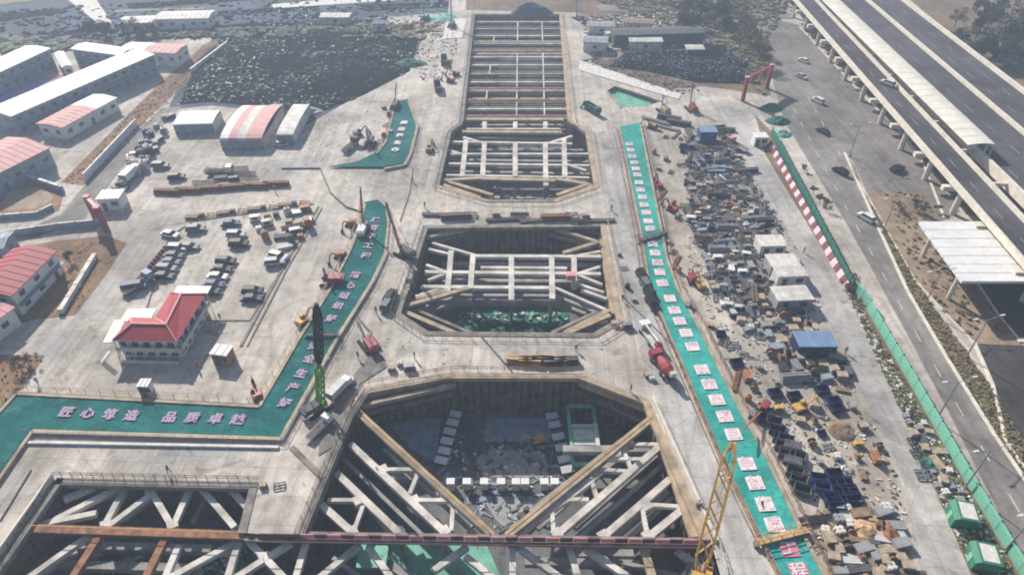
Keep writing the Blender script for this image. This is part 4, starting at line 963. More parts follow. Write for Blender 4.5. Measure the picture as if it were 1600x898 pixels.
# lamp posts along the public road
t0 = thing('street_lamp', 'x', 'street lamp')
MB().tube((0, 0, 0), (0, 0, 9), .13, 8, .08).build('pole', M['steel'], t0); MB().box((0, 0, .2), (.5, .5, .4)).build('base', M['cap_grey'], t0)
MB().bar((0, 0, 8.9), (2.4, 0, 9.6), .09, .09).build('arm', M['steel'], t0); MB().box((2.7, 0, 9.58), (.9, .3, .14)).build('lamp_head', M['white_dirty'], t0)
MB().bar((0, 0, 8.9), (-2.4, 0, 9.6), .09, .09).build('arm', M['steel'], t0); MB().box((-2.7, 0, 9.58), (.9, .3, .14)).build('lamp_head', M['white_dirty'], t0)
proto(t0)
for x, y in ((1327, 245), (1378, 365), (1442, 482), (1510, 557), (1463, 655), (1507, 762), (1570, 860), (1262, 60)):
    first_or_dup(t0, P(x, y), R(12), label='slim double arm lamp post on the public road', group='lamp posts on the public road', zone='from the far end')
# ================================================================== VEHICLES
wheel_me = MB().lathe([(.0, -.11), (.31, -.11), (.34, -.06), (.34, .06), (.31, .11), (.0, .11)][1:5], 12, axis='y').mesh('wheel'); wheel_me.materials.append(M['rubber'])
rim_me = MB().lathe([(.19, -.125), (.19, .125)], 8, axis='y').mesh('rim'); rim_me.materials.append(M['steel'])
head_me = MB().box((0, 0, 0), (.08, .36, .16)).mesh('headlight'); head_me.materials.append(M['white'])
def make_car(kind):
    t = thing('parked_car', 'x', 'car')
    if kind == 'sedan': L, W, body, cab = 4.6, 1.82, [(-2.3, .35), (2.3, .35), (2.32, .62), (2.2, .82), (1.1, .93), (-1.5, .98), (-2.25, .92), (-2.34, .6)], (-1.75, 1.25, -1.2, .45, .93, 1.44)
    elif kind == 'suv': L, W, body, cab = 4.7, 1.9, [(-2.3, .4), (2.3, .4), (2.34, .75), (2.2, 1.0), (1.2, 1.1), (-2.2, 1.12), (-2.34, .7)], (-2.2, 1.3, -1.95, .6, 1.08, 1.72)
    else: L, W, body, cab = 5.2, 1.95, [(-2.6, .4), (2.6, .4), (2.64, .9), (2.4, 1.15), (-2.58, 1.2), (-2.64, .7)], (-2.55, 2.2, -2.5, 1.5, 1.15, 2.05)
    b_ = MB().extrude_y(body, -W / 2, W / 2)
    bo = b_.build('body', M['paint_white'], t)
    bv = bo.modifiers.new('b', 'BEVEL'); bv.width = .07; bv.segments = 2; bv.limit_method = 'ANGLE'
    x0, x1, x2, x3, z0, z1 = cab; y0, y1 = W / 2 - .06, W / 2 - .26
    MB().add([(x0, -y0, z0), (x1, -y0, z0), (x1, y0, z0), (x0, y0, z0), (x2, -y1, z1), (x3, -y1, z1), (x3, y1, z1), (x2, y1, z1)],
             [(3, 2, 1, 0), (4, 5, 6, 7), (0, 1, 5, 4), (1, 2, 6, 5), (2, 3, 7, 6), (3, 0, 4, 7)]).build('window_glass', M['glass'], t)
    MB().box(((x2 + x3) / 2, 0, z1 + .02), (x3 - x2 + .08, 2 * y1 + .06, .06)).build('roof', M['paint_white'], t)
    for sx in (-.31, .31):
        for sy in (-1, 1):
            w_ = put('wheel', wheel_me, t, (sx * L, sy * (W / 2 - .08), .34)); put('rim', rim_me, w_)
    for sy in (-.6, .6): put('headlight', head_me, t, (L / 2 + .0, sy, .72))
    for sy in (-1, 1): MB().box((x1 - .35, sy * (W / 2 + .08), z0 + .05), (.14, .18, .12)).build('mirror', M['paint_black'], t)
    return proto(t)
CARS = {k: make_car(k) for k in ('sedan', 'suv', 'van')}
PAINT = {'white': 'paint_white', 'black': 'paint_black', 'grey': 'paint_grey', 'silver': 'paint_silver', 'dark blue': 'paint_blue'}
def car(x, y, kind, col, rz, where, zone, h=0, group='parked cars', ratio=1.0):
    p = P(x, y, h); m_ = M[PAINT[col]]
    kd = {'sedan': 'saloon car', 'suv': 'off-road car', 'van': 'van'}[kind]
    return first_or_dup(CARS[kind], p, R(rz), label=f'{col} {kd} {where}', group=group, zone=zone, recolor={'body': m_, 'roof': m_}, scale=.93)
for x, y, k, cl in [(279, 391, 'suv', 'silver'), (273, 402, 'sedan', 'black'), (268, 412, 'sedan', 'dark blue'), (262, 423, 'suv', 'grey'), (257, 434, 'sedan', 'black'), (297, 388, 'sedan', 'grey'),
                    (354, 411, 'suv', 'black'), (347, 423, 'sedan', 'black'), (341, 435, 'sedan', 'white'), (335, 447, 'sedan', 'dark blue'), (329, 459, 'suv', 'black')]:
    car(x, y, k, cl, -3 + random.uniform(-3, 3), 'parked in the lined lot columns', 'from the planters', group='cars parked in columns')
for x, y, k, cl, r_ in [(307, 361, 'suv', 'grey', 5), (361, 352, 'sedan', 'dark blue', 10), (370, 370, 'suv', 'silver', 0), (374, 384, 'suv', 'black', 2), (267, 369, 'sedan', 'white', -15), (396, 458, 'suv', 'black', 0), (394, 469, 'sedan', 'dark blue', 4), (436, 404, 'suv', 'white', -20), (430, 413, 'suv', 'silver', 10),
                        (252, 262, 'suv', 'grey', 0), (277, 280, 'suv', 'black', 10), (212, 452, 'van', 'dark blue', 15), (440, 228, 'sedan', 'silver', 5), (212, 245, 'sedan', 'white', 20)]:
    car(x, y, k, cl, r_, 'standing loose on the concrete behind the house', 'from the tents', group='loose cars behind the house')
for x, y, k, cl, r_ in [(1255, 97, 'sedan', 'white', 118), (1277, 160, 'suv', 'white', 118), (1285, 208, 'sedan', 'black', 118), (1312, 271, 'suv', 'black', 118), (1352, 343, 'suv', 'white', 118), (1401, 267, 'suv', 'black', 30), (1252, 122, 'sedan', 'silver', 300), (1500, 700, 'sedan', 'grey', 300)]:
    car(x, y, k, cl, r_, 'driving on the public road outside the hoarding', 'from the red gantry', group='cars on the public road') if y != 700 else None
car(1386, 133, 'suv', 'white', 120, 'on the narrow ramp bridge', None, h=9, group='cars on the viaduct')
for x, y, k, cl in [(610, 466, 'suv', 'black'), (606, 478, 'suv', 'grey')]: car(x, y, k, cl, 75, 'beside the middle excavation rim', 'from the red crane', group='cars by the middle excavation')
for x, y, cl in [(1004, 436, 'black'), (1010, 450, 'grey'), (1016, 464, 'black'), (1019, 478, 'black')]: car(x, y, 'suv', cl, -75, 'lined up along the turquoise cover', 'from the dark footbridge', group='cars along the turquoise cover')

def wheels(t, xs, w_, r=.5):
    me = wheel_me
    for x in xs:
        for s_ in (-1, 1): o = put('wheel', wheel_me, t, (x, s_ * w_, r)); o.scale = (r / .34, 1.8, r / .34); put('rim', rim_me, o)
def truck(label, px, py, rz, cab, bed, kind='tipper', cat='truck', zone=None, h=0):
    t = thing('site_truck', label, cat, P(px, py, h), R(rz), zone=zone)
    t.scale = (.82,) * 3
    MB().box((0, 0, .85), (8.2, .9, .3)).build('chassis', M['darkgrey'], t); wheels(t, (-2.9, -1.6, 2.9), 1.05)
    MB().extrude_y([(2.2, 1.0), (4.1, 1.0), (4.15, 1.8), (3.9, 2.9), (2.2, 2.95)], -1.2, 1.2).build('cab', M[cab], t)
    MB().box((4.07, 0, 2.2), (.12, 2.0, .7), rot=Matrix.Rotation(R(-12), 3, 'Y')).build('windscreen', M['glass'], t)
    if kind == 'tipper':
        MB().box((-1.2, 0, 1.15), (6.2, 2.4, .15)).box((-1.2, -1.18, 1.85), (6.2, .08, 1.4)).box((-1.2, 1.18, 1.85), (6.2, .08, 1.4)).box((1.9, 0, 2.0), (.1, 2.4, 1.7)).box((-4.3, 0, 1.8), (.1, 2.4, 1.3)).build('tipper_body', M[bed], t)
        for i in range(6): MB().box((-3.9 + i * 1.1, -1.25, 1.85), (.12, .1, 1.3)).build('side_rib', M[bed], t)
    elif kind == 'mixer':
        MB().lathe([(.5, -4.4), (.75, -3.9), (1.25, -2.4), (1.3, -.9), (.9, .8), (.6, 1.5)], 12, (0, 0, 2.25), axis='x').build('drum', M[bed], t)
        MB().box((-4.4, 0, 2.9), (.9, 1.2, 1.0)).build('hopper', M['white_dirty'], t)
    elif kind == 'flat': MB().box((-1.2, 0, 1.2), (6.3, 2.4, .2)).build('bed', M[bed], t); [MB().bar((-4.2, -.9 + i * .3, 1.5 + (i % 2) * .14), (1.8, -.9 + i * .3, 1.5 + (i % 2) * .14), .14, .14).build('steel_bar', M['rebar'], t) for i in range(7)]
    elif kind == 'box': MB().box((-1.2, 0, 2.3), (6.3, 2.4, 2.2)).build('cargo_box', M[bed], t); MB().box((-4.38, -.6, 2.3), (.06, 1.1, 2.0)).box((-4.38, .6, 2.3), (.06, 1.1, 2.0)).build('door', M['grey'], t)
    elif kind == 'pump':
        MB().box((-1.2, 0, 1.3), (6.3, 2.2, .6)).build('pump_deck', M['white_dirty'], t)
        for i, (z, l_) in enumerate(((2.3, 7.4), (2.75, 7.0), (3.2, 6.6))): MB().bar((-3.6, .3 * (i - 1), z), (-3.6 + l_, .3 * (i - 1), z), .3, .35).build('boom_section', M[bed], t)
        MB().box((-3.8, 0, 1.9), (1.0, 1.6, .9)).build('hopper', M['red'], t)
    return t
truck('white concrete pump truck with folded boom beside the turquoise cover', 1015, 531, 108, 'white', 'white', 'pump')
truck('red drum mixer truck behind the white pump truck', 1033, 577, 108, 'red', 'red', 'mixer')
truck('dark tipper truck driving up past the far excavation', 684, 140, 100, 'darkgrey', 'darkgrey')
truck('dark flatbed truck beside the short green cover', 548, 232, 70, 'darkgrey', 'grey', 'flat')
truck('pale flatbed truck in the shade left of the near excavation', 500, 672, 60, 'white', 'white', 'flat').scale = (.62,) * 3
truck('pale box truck parked in the long shade by the excavation rim', 532, 612, 62, 'white', 'white_dirty', 'box').scale = (.62,) * 3
truck('blue cab flatbed truck below the striped tent', 218, 448, 60, 'blue_roof', 'white', 'flat')
truck('dark green tipper truck by the sunken bay', 925, 175, -60, 'fence_dark', 'fence_dark')
truck('grey tipper truck on the far haul lane', 694, 98, 95, 'grey', 'darkgrey')
truck('white box truck beside the far heaps', 960, 62, 10, 'white', 'white', 'box')
truck('small white box truck among the vehicles by the grey lane', 207, 278, 85, 'white', 'white', 'box')
truck('white flatbed truck by the dark rebar rows', 345, 272, 5, 'white', 'grey', 'flat')
truck('orange flatbed truck on the lot edge', 465, 358, 25, 'orange', 'orange', 'flat')
truck('pink cab truck in the far turning area', 1152, 232, 120, 'pink', 'white', 'flat')
def lattice(t, a, b, wd, m, name='boom', n=None, th=.13):
    a = Vector(a); b = Vector(b); d = b - a; L = d.length; d.normalize(); x = d.cross(Vector((0, 0, 1))).normalized(); y = x.cross(d)
    mb = MB(); cs = [x * wd / 2 + y * wd / 2, -x * wd / 2 + y * wd / 2, -x * wd / 2 - y * wd / 2, x * wd / 2 - y * wd / 2]
    tp = lambda f: min(1, .35 + 3 * min(f, 1 - f) * 1.5)
    n = n or max(3, int(L / wd / 1.2))
    for k in range(n):
        f0, f1 = k / n, (k + 1) / n
        for i in range(4):
            mb.bar(a + d * L * f0 + cs[i] * tp(f0), a + d * L * f1 + cs[i] * tp(f1), th, th)
            j = (i + 1) % 4; mb.bar(a + d * L * f0 + cs[i] * tp(f0), a + d * L * f1 + cs[j] * tp(f1), th * .7, th * .7)
    return mb.build(name, M[m], t)
def crawler(label, base, tip, tip_h, m, body='darkgrey', wd=1.0, split=None, cat='crane', th=.13, hook=.45, sc_=.62, zone=None):
    b = P(*base, 0); tp = P(*tip, tip_h); rz = math.atan2(tp.y - b.y, tp.x - b.x)
    t = thing('crawler_crane', label, cat, b, rz, zone=zone)
    t.scale = (sc_,) * 3; r = math.hypot(tp.x - b.x, tp.y - b.y) / sc_; tip_h = tip_h / sc_
    for s_ in (-1, 1):
        MB().extrude_y([(-3.2, .1), (3.2, .1), (3.6, .55), (3.2, 1.0), (-3.2, 1.0), (-3.6, .55)], s_ * 2.0 - .4, s_ * 2.0 + .4).build('track', M['rubber'], t)
    MB().box((0, 0, 1.1), (2.6, 3.4, .4)).build('turntable', M['darkgrey'], t)
    MB().box((-1.6, 0, 2.2), (4.6, 2.8, 1.7)).build('engine_house', M[body], t); MB().box((-4.1, 0, 2.0), (.8, 3.0, 1.5)).build('counterweight', M[body], t)
    c_ = MB().box((1.6, -1.2, 2.2), (1.5, 1.0, 1.8)).build('cab', M[m], t); MB().box((2.3, -1.2, 2.5), (.14, .85, 1.0)).build('cab_glass', M['glass'], c_)
    foot = Vector((1.2, .3, 1.9)); top = Vector((r, 0, tip_h))
    if split: mid = foot + (top - foot) * split[0]; lattice(t, foot, mid, wd, m, th=th); lattice(t, mid, top, wd, split[1], th=th)
    else: lattice(t, foot, top, wd, m, th=th)
    mast = Vector((-2.2, 0, 6)); MB().tube((-1, 0, 3), mast, .1, 6).tube((-3.6, 0, 2.8), mast, .08, 6).build('gantry_mast', M['steel'], t)
    MB().tube(mast, top, .035, 5).tube(mast + Vector((0, .4, 0)), top, .035, 5).build('cable', M['steel'], t)
    hz = tip_h * hook; MB().tube(top, (top.x, 0, hz), .03, 5).build('hoist_rope', M['steel'], t); MB().box((top.x, 0, hz - .3), (.4, .3, .7)).build('hook_block', M['yellow'], t)
    return t
crawler('tall green crawler crane with a black upper boom at the near excavation', (497, 640), (494, 474), 21, 'lime', 'darkgrey', 1.5, (.42, 'black'), th=.4)
crawler('dark crawler crane with a red lattice boom beside the middle excavation', (632, 398), (603, 316), 12, 'red', 'darkgrey', .7, (.55, 'darkgrey'), th=.16)
crawler('red boomed crane at the head of the dark green cover', (568, 362), (563, 292), 10, 'red', 'white', .5, th=.14)
crawler('red machine with a low boom by the near excavation corner', (577, 540), (556, 496), 3.5, 'red', 'red', .5, th=.12)
crawler('yellow crawler crane leaning over the haul road at the walkway end', (1090, 915), (1146, 690), 13, 'yellow', 'yellow', 2.2, th=.34, sc_=.8)
crawler('red crane beside the parking lot edge of the dark green cover', (518, 442), (505, 418), 4, 'red', 'red', .5, th=.12)
crawler('dark crane standing between the tents and the short green cover', (578, 228), (572, 200), 6, 'darkgrey', 'darkgrey', .6)
crawler('thin red crane behind the short green cover', (618, 168), (619, 128), 6, 'red', 'darkgrey', .4)
crawler('red crane working beside the turquoise cover in the yard', (1082, 440), (1089, 430), 3, 'red', 'red', .4, sc_=.42)
crawler('orange and red crane on the yard side of the lower turquoise cover', (1190, 642), (1160, 672), 3, 'orange', 'red', .5, sc_=.42)
crawler('dark crane by the far excavation head', (706, 42), (704, -20), 14, 'darkgrey', 'darkgrey', .6)
crawler('thin dark crane beyond the turquoise cover', (1080, 172), (1083, 128), 8, 'darkgrey', 'red', .4); crawler('slim dark crane near the sunken bay', (1036, 175), (1037, 148), 5, 'darkgrey', 'ochre', .4)
crawler('grey crane beyond the far excavation corner', (903, 30), (902, -30), 14, 'grey', 'grey', .6); crawler('dark crane on the far side of the netted field', (664, 32), (660, 5), 7, 'fence_green', 'fence_green', .5)
def excavator(label, x, y, rz, m, zone=None, s_=.6):
    t = thing('excavator', label, 'excavator', P(x, y), R(rz), zone=zone); t.scale = (s_,) * 3
    for s in (-1, 1): MB().extrude_y([(-1.7, .05), (1.7, .05), (2.0, .4), (1.7, .8), (-1.7, .8), (-2.0, .4)], s * 1.2 - .3, s * 1.2 + .3).build('track', M['rubber'], t)
    MB().extrude_y([(-2.2, .9), (1.2, .9), (1.2, 1.7), (-2.0, 2.1), (-2.3, 1.7)], -1.25, 1.25).build('engine_house', M[m], t)
    c_ = MB().extrude_y([(.1, .95), (1.6, .95), (1.7, 1.8), (1.3, 2.8), (.1, 2.8)], .3, 1.25).build('cab', M[m], t); MB().box((1.52, .78, 2.2), (.1, .8, .9)).build('cab_glass', M['glass'], c_)
    MB().bar((1.1, -.2, 2.0), (3.4, -.2, 4.3), .45, .5).bar((3.4, -.2, 4.3), (4.6, -.2, 3.9), .4, .45).build('boom', M[m], t); MB().bar((4.5, -.2, 4.1), (5.6, -.2, 1.4), .3, .4).build('dipper_arm', M[m], t)
    MB().extrude_y([(5.1, .3), (6.0, .1), (6.1, .9), (5.5, 1.5), (5.3, 1.1)], -.7, .3).build('bucket', M['darkgrey'], t)
    return t
for a in [('red excavator beside the far excavation rim', 712, 118, 200, 'red'), ('second red excavator just below the first at the far rim', 704, 128, 160, 'red'), ('orange excavator on the bank by the dark green cover', 548, 352, 250, 'orange'), ('small orange excavator lower down the same bank', 532, 402, 240, 'orange'),
          ('yellow excavator on the lot side of the dark green cover', 474, 505, 60, 'yellow'), ('orange excavator beside the upper end of the turquoise cover', 1018, 200, 150, 'orange'), ('orange excavator at the crane side of the far excavation', 672, 236, 80, 'orange'), ('red excavator at the corner of the dark green cover', 402, 618, 120, 'red'),
          ('dark excavator on the far netted field edge', 560, 212, 30, 'darkgrey'), ('red excavator on the yard side of the turquoise cover', 1028, 292, 100, 'red'), ('small red excavator in the yard below the dark footbridge', 1050, 330, 130, 'red'), ('yellow excavator by the blue container', 1250, 640, 20, 'yellow'),
          ('yellow excavator near the pump truck at the yard edge', 1093, 448, 100, 'yellow'), ('green excavator by the road side of the far excavation', 925, 172, 160, 'green'), ('pale orange excavator by the heaps across the near haul', 430, 170, 30, 'ochre')]:
    excavator(*a)
excavator('dark excavator working down on the near pit floor', 818, 800, 40, 'darkgrey').location = P(822, 808, -9.9)
excavator('yellow excavator down on the near pit floor', 750, 690, 200, 'yellow').location = P(840, 690, -9.9)
# red gantry at the site entrance and at the far end of the hoarding
def gate(label, a, b, h, m, cat='gate', boards=5):
    A = P(*a); B = P(*b); t = thing('site_gate', label, cat, A)
    for p in (A, B): MB().box((p.x, p.y, h / 2), (1.0, 1.0, h)).build('gate_post', M[m], t, off=True); MB().box((p.x, p.y, h + .15), (1.3, 1.3, .3)).build('post_cap', M['pink'], t, off=True)
    for k in range(boards): f0, f1 = k / boards, (k + .97) / boards; MB().bar(A + (B - A) * f0 + Vector((0, 0, h - .3)), A + (B - A) * f1 + Vector((0, 0, h - .3)), .6, 1.5).build('sign_board', M['pink' if k % 2 == 0 else m], t, off=True)
    MB().bar(A + Vector((0, 0, h + .05)), B + Vector((0, 0, h + .05)), .8, .3).build('top_beam', M[m], t, off=True)
gate('red entrance gate with pink boards at the lane into the parking lot', (152, 345), (168, 362), 6.5, 'red')
gate('red and pink gantry at the top end of the striped barriers', (1160, 158), (1198, 138), 7.5, 'red')
# ================================================================== STORAGE YARD CLUTTER
def new(name, cat): t = thing(name, 'x', cat); return proto(t)
CL = {}
t = CL['rods'] = new('rebar_bundle', 'steel bundle')
for i in range(9): y = (i % 5 - 2) * .3; MB().box((0, y, .25 + .2 * (i // 5)), (8.5 + (i % 3) * .4, .2, .18)).build('steel_bar', M['rebar'], t)
for x in (-3, 3): MB().box((x, 0, .07), (.2, 1.7, .14)).build('skid', M['timber'], t)
t = CL['pipes'] = new('pipe_stack', 'pipe stack')
for r_, n in enumerate((4, 3, 2)):
    for i in range(n): MB().tube((-3, (i - (n - 1) / 2) * .62, .32 + r_ * .54), (3, (i - (n - 1) / 2) * .62, .32 + r_ * .54), .3, 10).build('pipe', M['steel'], t)
t = CL['planks'] = new('plank_stack', 'plank stack')
for r_ in range(4):
    for i in range(4): MB().box(((r_ % 2) * .15, (i - 1.5) * .42, .15 + r_ * .2), (3.6, .38, .16), R((i * 7 + r_ * 5) % 5 - 2)).build('plank', M['timber'], t)
t = CL['bin'] = new('open_bin', 'bin')
MB().box((0, 0, .12), (2.3, 1.7, .12)).build('floor_plate', M['navy'], t)
for x, y, a, b in ((0, .85, 2.4, .08), (0, -.85, 2.4, .08), (1.16, 0, .08, 1.62), (-1.16, 0, .08, 1.62)): MB().box((x, y, .62), (a, b, .95)).build('side_panel', M['navy'], t)
for x in (-.7, 0, .7): MB().box((x, -.92, .6), (.1, .06, .9)).build('rib', M['blue'], t)
for x in (-1, 1): MB().box((x, 0, .03), (.15, 1.5, .1)).build('skid', M['dark'], t)
t = CL['crate'] = new('site_crate', 'crate')
MB().box((0, 0, .65), (1.7, 1.3, 1.0)).build('crate_body', M['timber'], t)
for z in (.35, .65, .95): MB().box((0, -.67, z), (1.8, .05, .14)).box((0, .67, z), (1.8, .05, .14)).build('slat', M['timber_pale'], t)
MB().box((0, 0, .07), (1.8, 1.4, .12)).build('pallet', M['timber'], t); MB().box((0, 0, 1.19), (1.8, 1.4, .07)).build('lid', M['timber_pale'], t)
t = CL['panels'] = new('formwork_stack', 'formwork stack')
for i in range(6): MB().box((.05 * (i % 3), .04 * (i % 2), .16 + .17 * i), (2.6, 1.5, .12), R(i * 2.5 - 6)).build('formwork_panel', M['grey'], t)
t = CL['scaffold'] = new('scaffold_rack', 'scaffold rack')
for x in (-1.6, 1.6):
    for y in (-.8, .8): MB().box((x, y, .9), (.1, .1, 1.8)).build('upright', M['steel'], t)
for i in range(8): MB().tube((-2.2, -.7 + i * .2, .4 + .12 * (i % 3)), (2.2, -.7 + i * .2, .4 + .12 * (i % 3)), .08, 6).build('scaffold_tube', M['steel'], t)
for y in (-.8, .8): MB().box((0, y, 1.7), (3.3, .08, .08)).build('top_rail', M['steel'], t)
t = CL['drum'] = new('cable_drum', 'cable drum')
for y in (-.5, .5): MB().lathe([(.9, y - .05), (.9, y + .05)], 14, (0, 0, .9), 'y').build('drum_flange', M['timber'], t)
MB().lathe([(.55, -.45), (.55, .45)], 12, (0, 0, .9), 'y').build('cable_coil', M['dark'], t)
t = CL['genset'] = new('generator_set', 'generator')
MB().box((0, 0, .95), (2.6, 1.3, 1.4)).build('hood', M['white_dirty'], t); MB().box((0, 0, .12), (2.9, 1.5, .22)).build('skid_frame', M['dark'], t)
MB().box((0, -.67, 1.0), (1.4, .05, .8)).build('grille', M['darkgrey'], t); MB().tube((.9, 0, 1.6), (.9, 0, 2.1), .08, 8).build('exhaust', M['steel'], t)
t = CL['cage'] = new('rebar_cage', 'rebar cage')
mb = MB()
for i in range(10): a_ = i * math.pi / 5; mb.bar((-3.5, .75 * math.cos(a_), .85 + .75 * math.sin(a_)), (3.5, .75 * math.cos(a_), .85 + .75 * math.sin(a_)), .09, .09)
mb.build('long_bars', M['rebar'], t)
for k in range(8):
    x = -3.2 + k * .9; mb = MB()
    for i in range(10): a0_, a1_ = i * math.pi / 5, (i + 1) * math.pi / 5; mb.bar((x, .8 * math.cos(a0_), .85 + .8 * math.sin(a0_)), (x, .8 * math.cos(a1_), .85 + .8 * math.sin(a1_)), .09, .09)
    mb.build('hoop', M['rebar'], t)
t = CL['beams'] = new('girder_stack', 'girder stack')
for r_ in range(2):
    for i in range(3 - r_):
        y = (i - (2 - r_) / 2) * .75; z = .35 + r_ * .66
        MB().box((0, y, z + .27), (7, .55, .07)).box((0, y, z), (7, .07, .5)).box((0, y, z - .27), (7, .55, .07)).build('girder', M['steel'], t)
for x in (-2.5, 2.5): MB().box((x, 0, .02), (.25, 2.4, .1)).build('skid', M['timber'], t)
t = CL['bags'] = new('bag_pallet', 'bag pallet')
MB().box((0, 0, .08), (1.5, 1.3, .14)).build('pallet', M['timber'], t)
for r_ in range(3):
    for i in range(2):
        for j in range(2): MB().lathe([(.3, -.2), (.42, -.1), (.42, .1), (.3, .2)], 8, ((i - .5) * .72, (j - .5) * .62, .3 + r_ * .3), 'z').build('sack', M['white_dirty'], t)
t = CL['tank'] = new('water_tank', 'tank')
MB().lathe([(.9, 0), (.95, .2), (.95, 1.7), (.7, 2.0), (.25, 2.1)], 14).build('tank_body', M['steel'], t); MB().lathe([(.28, 2.1), (.28, 2.25)], 8).build('tank_lid', M['dark'], t); MB().tube((.95, 0, .3), (1.3, 0, .3), .06, 6).build('tap', M['dark'], t)
t = CL['frame'] = new('steel_trestle', 'frame')
for a, b in (((-1.5, -1), (1.5, -1)), ((1.5, -1), (1.5, 1)), ((1.5, 1), (-1.5, 1)), ((-1.5, 1), (-1.5, -1)), ((-1.5, 0), (1.5, 0)), ((0, -1), (0, 1))):
    MB().bar((*a, .5), (*b, .5), .14, .3).build('frame_bar', M['steel'], t)
for x in (-1.4, 1.4):
    for y in (-.9, .9): MB().box((x, y, .1), (.15, .15, .3)).build('foot', M['dark'], t)
RAD = dict(rods=2.2, pipes=2.0, planks=1.7, bin=1.6, crate=1.3, panels=1.5, scaffold=1.8, drum=1.2, genset=1.6, cage=2.2, beams=2.3, bags=1.1, tank=1.2, frame=1.6)
MAIN = dict(rods='steel_bar', pipes='pipe', planks='plank', crate='crate_body', bin='side_panel', panels='formwork_panel', scaffold='scaffold_tube', drum='cable_coil', genset='hood', cage='hoop', beams='girder', bags='sack', tank='tank_body', frame='frame_bar')
NOUN = dict(rods='bundle of steel bars', pipes='pyramid of pipes', planks='stack of boards', bin='open steel bin', crate='slatted crate', panels='stack of formwork panels', scaffold='rack of scaffold tubes', drum='cable drum', genset='generator box',
            cage='round bar cage', beams='stack of girders', bags='pallet of sacks', tank='upright tank', frame='low open frame')
COLN = {'rebar': 'rusty', 'steel': 'grey', 'dark': 'black', 'darkgrey': 'dark grey', 'timber': 'brown', 'timber_pale': 'pale wooden', 'white_dirty': 'off-white', 'white': 'white', 'blue': 'blue', 'navy': 'dark blue', 'green': 'green', 'orange': 'orange', 'yellow': 'yellow', 'red': 'red', 'grey': 'mid grey', 'grey_blue': 'blue grey', 'ochre': 'ochre', 'rust': 'red brown', 'pale': 'pale', 'fence_green': 'pale green'}
PLACED = []
def put_clutter(kind, x, y, rz, colr, where, zone, sc_=1.0, group=None):
    rc = {MAIN[kind]: M[colr]}
    if kind == 'bin': rc.update({'floor_plate': M['dark'], 'rib': M[colr]})
    PLACED.append((x, y, RAD[kind] * sc_))
    return first_or_dup(CL[kind], Vector((x, y, 0.03)), rz, label=f'{COLN[colr]} {NOUN[kind]} {where}', group=group, zone=zone, recolor=rc, scale=sc_)
def scatter_things(px, n, kinds, cols, where, zone, seed, sc_=(.8, 1.15), ang=None, tight=.75, group='materials stored in the yard'):
    poly = XY(px); rnd = random.Random(seed); xs = [p[0] for p in poly]; ys = [p[1] for p in poly]; k = tr = 0
    while k < n and tr < n * 60:
        tr += 1; x = rnd.uniform(min(xs), max(xs)); y = rnd.uniform(min(ys), max(ys)); kd = rnd.choice(kinds); s_ = rnd.uniform(*sc_)
        if not inside((x, y), poly): continue
        if any(math.hypot(x - a, y - b) < (RAD[kd] * s_ + r_) * tight for a, b, r_ in PLACED): continue
        a_ = (ang if ang is not None else 0) + rnd.choice((0, 0, R(90))) + rnd.uniform(-.25, .25)
        put_clutter(kd, x, y, a_, rnd.choice(cols[kd] if isinstance(cols, dict) else cols), where, zone, s_, group); k += 1
    return k
STEEL = ['steel', 'dark', 'darkgrey', 'rebar', 'grey']
z1 = 'from the gantry'
# fixed sheds first
def container(label, px, py, rz, L, W, H, wall_m, roof_m, name='site_container', cat='container'):
    p = P(px, py); PLACED.append((p.x, p.y, L * .55)); t = thing(name, label, cat, p, R(rz))
    MB().box((0, 0, H / 2), (L, W, H)).build('wall', M[wall_m], t); MB().box((0, 0, H + .08), (L + .3, W + .3, .16)).build('roof', M[roof_m], t)
    n = max(2, int(L / 1.1))
    for i in range(n): x = -L / 2 + (i + .5) * L / n; MB().box((x, 0, H + .2), (.1, W + .2, .1)).build('roof_rib', M[roof_m], t)
    put('door', door_me, t, (-L / 4, -W / 2 - .06, 0)); o = put('window', win_me, t, (L / 4, -W / 2 - .06, H * .6)); put('pane', pane_me, o)
    return t
container('white flat roofed container at the top of the container row', 1200, 392, 2, 5.5, 4.0, 2.7, 'white_dirty', 'pale'); container('pale open canopy container below the white one', 1218, 422, 3, 6, 4.0, 2.6, 'grey', 'pale')
container('cream roofed container in the middle of the row', 1230, 440, 3, 6.0, 3.2, 2.6, 'white_dirty', 'white_dirty'); container('grey roofed container at the bottom of the row', 1232, 474, 4, 7, 4.2, 2.6, 'grey', 'white_dirty')
container('blue roofed container in the middle of the yard', 1267, 547, 0, 6.8, 4.0, 2.8, 'navy', 'blue_roof'); container('small blue cabin at the top of the yard', 1103, 220, 0, 4.5, 3.6, 3.4, 'blue', 'blue_roof')
container('small white cabin beside the small blue one', 1185, 225, 0, 3.5, 3, 2.6, 'white', 'white'); container('white hut in the shade of the corner house', 352, 563, -10, 3, 2.4, 2.6, 'orange', 'white', 'site_hut', 'hut')
container('small white guard hut at the dark green cover below the house', 232, 612, 0, 1.6, 1.6, 2.2, 'white', 'white', 'guard_hut', 'hut'); container('white guard cabin at the entrance gate', 180, 322, 5, 5, 4, 3.2, 'white', 'white', 'guard_cabin', 'hut')
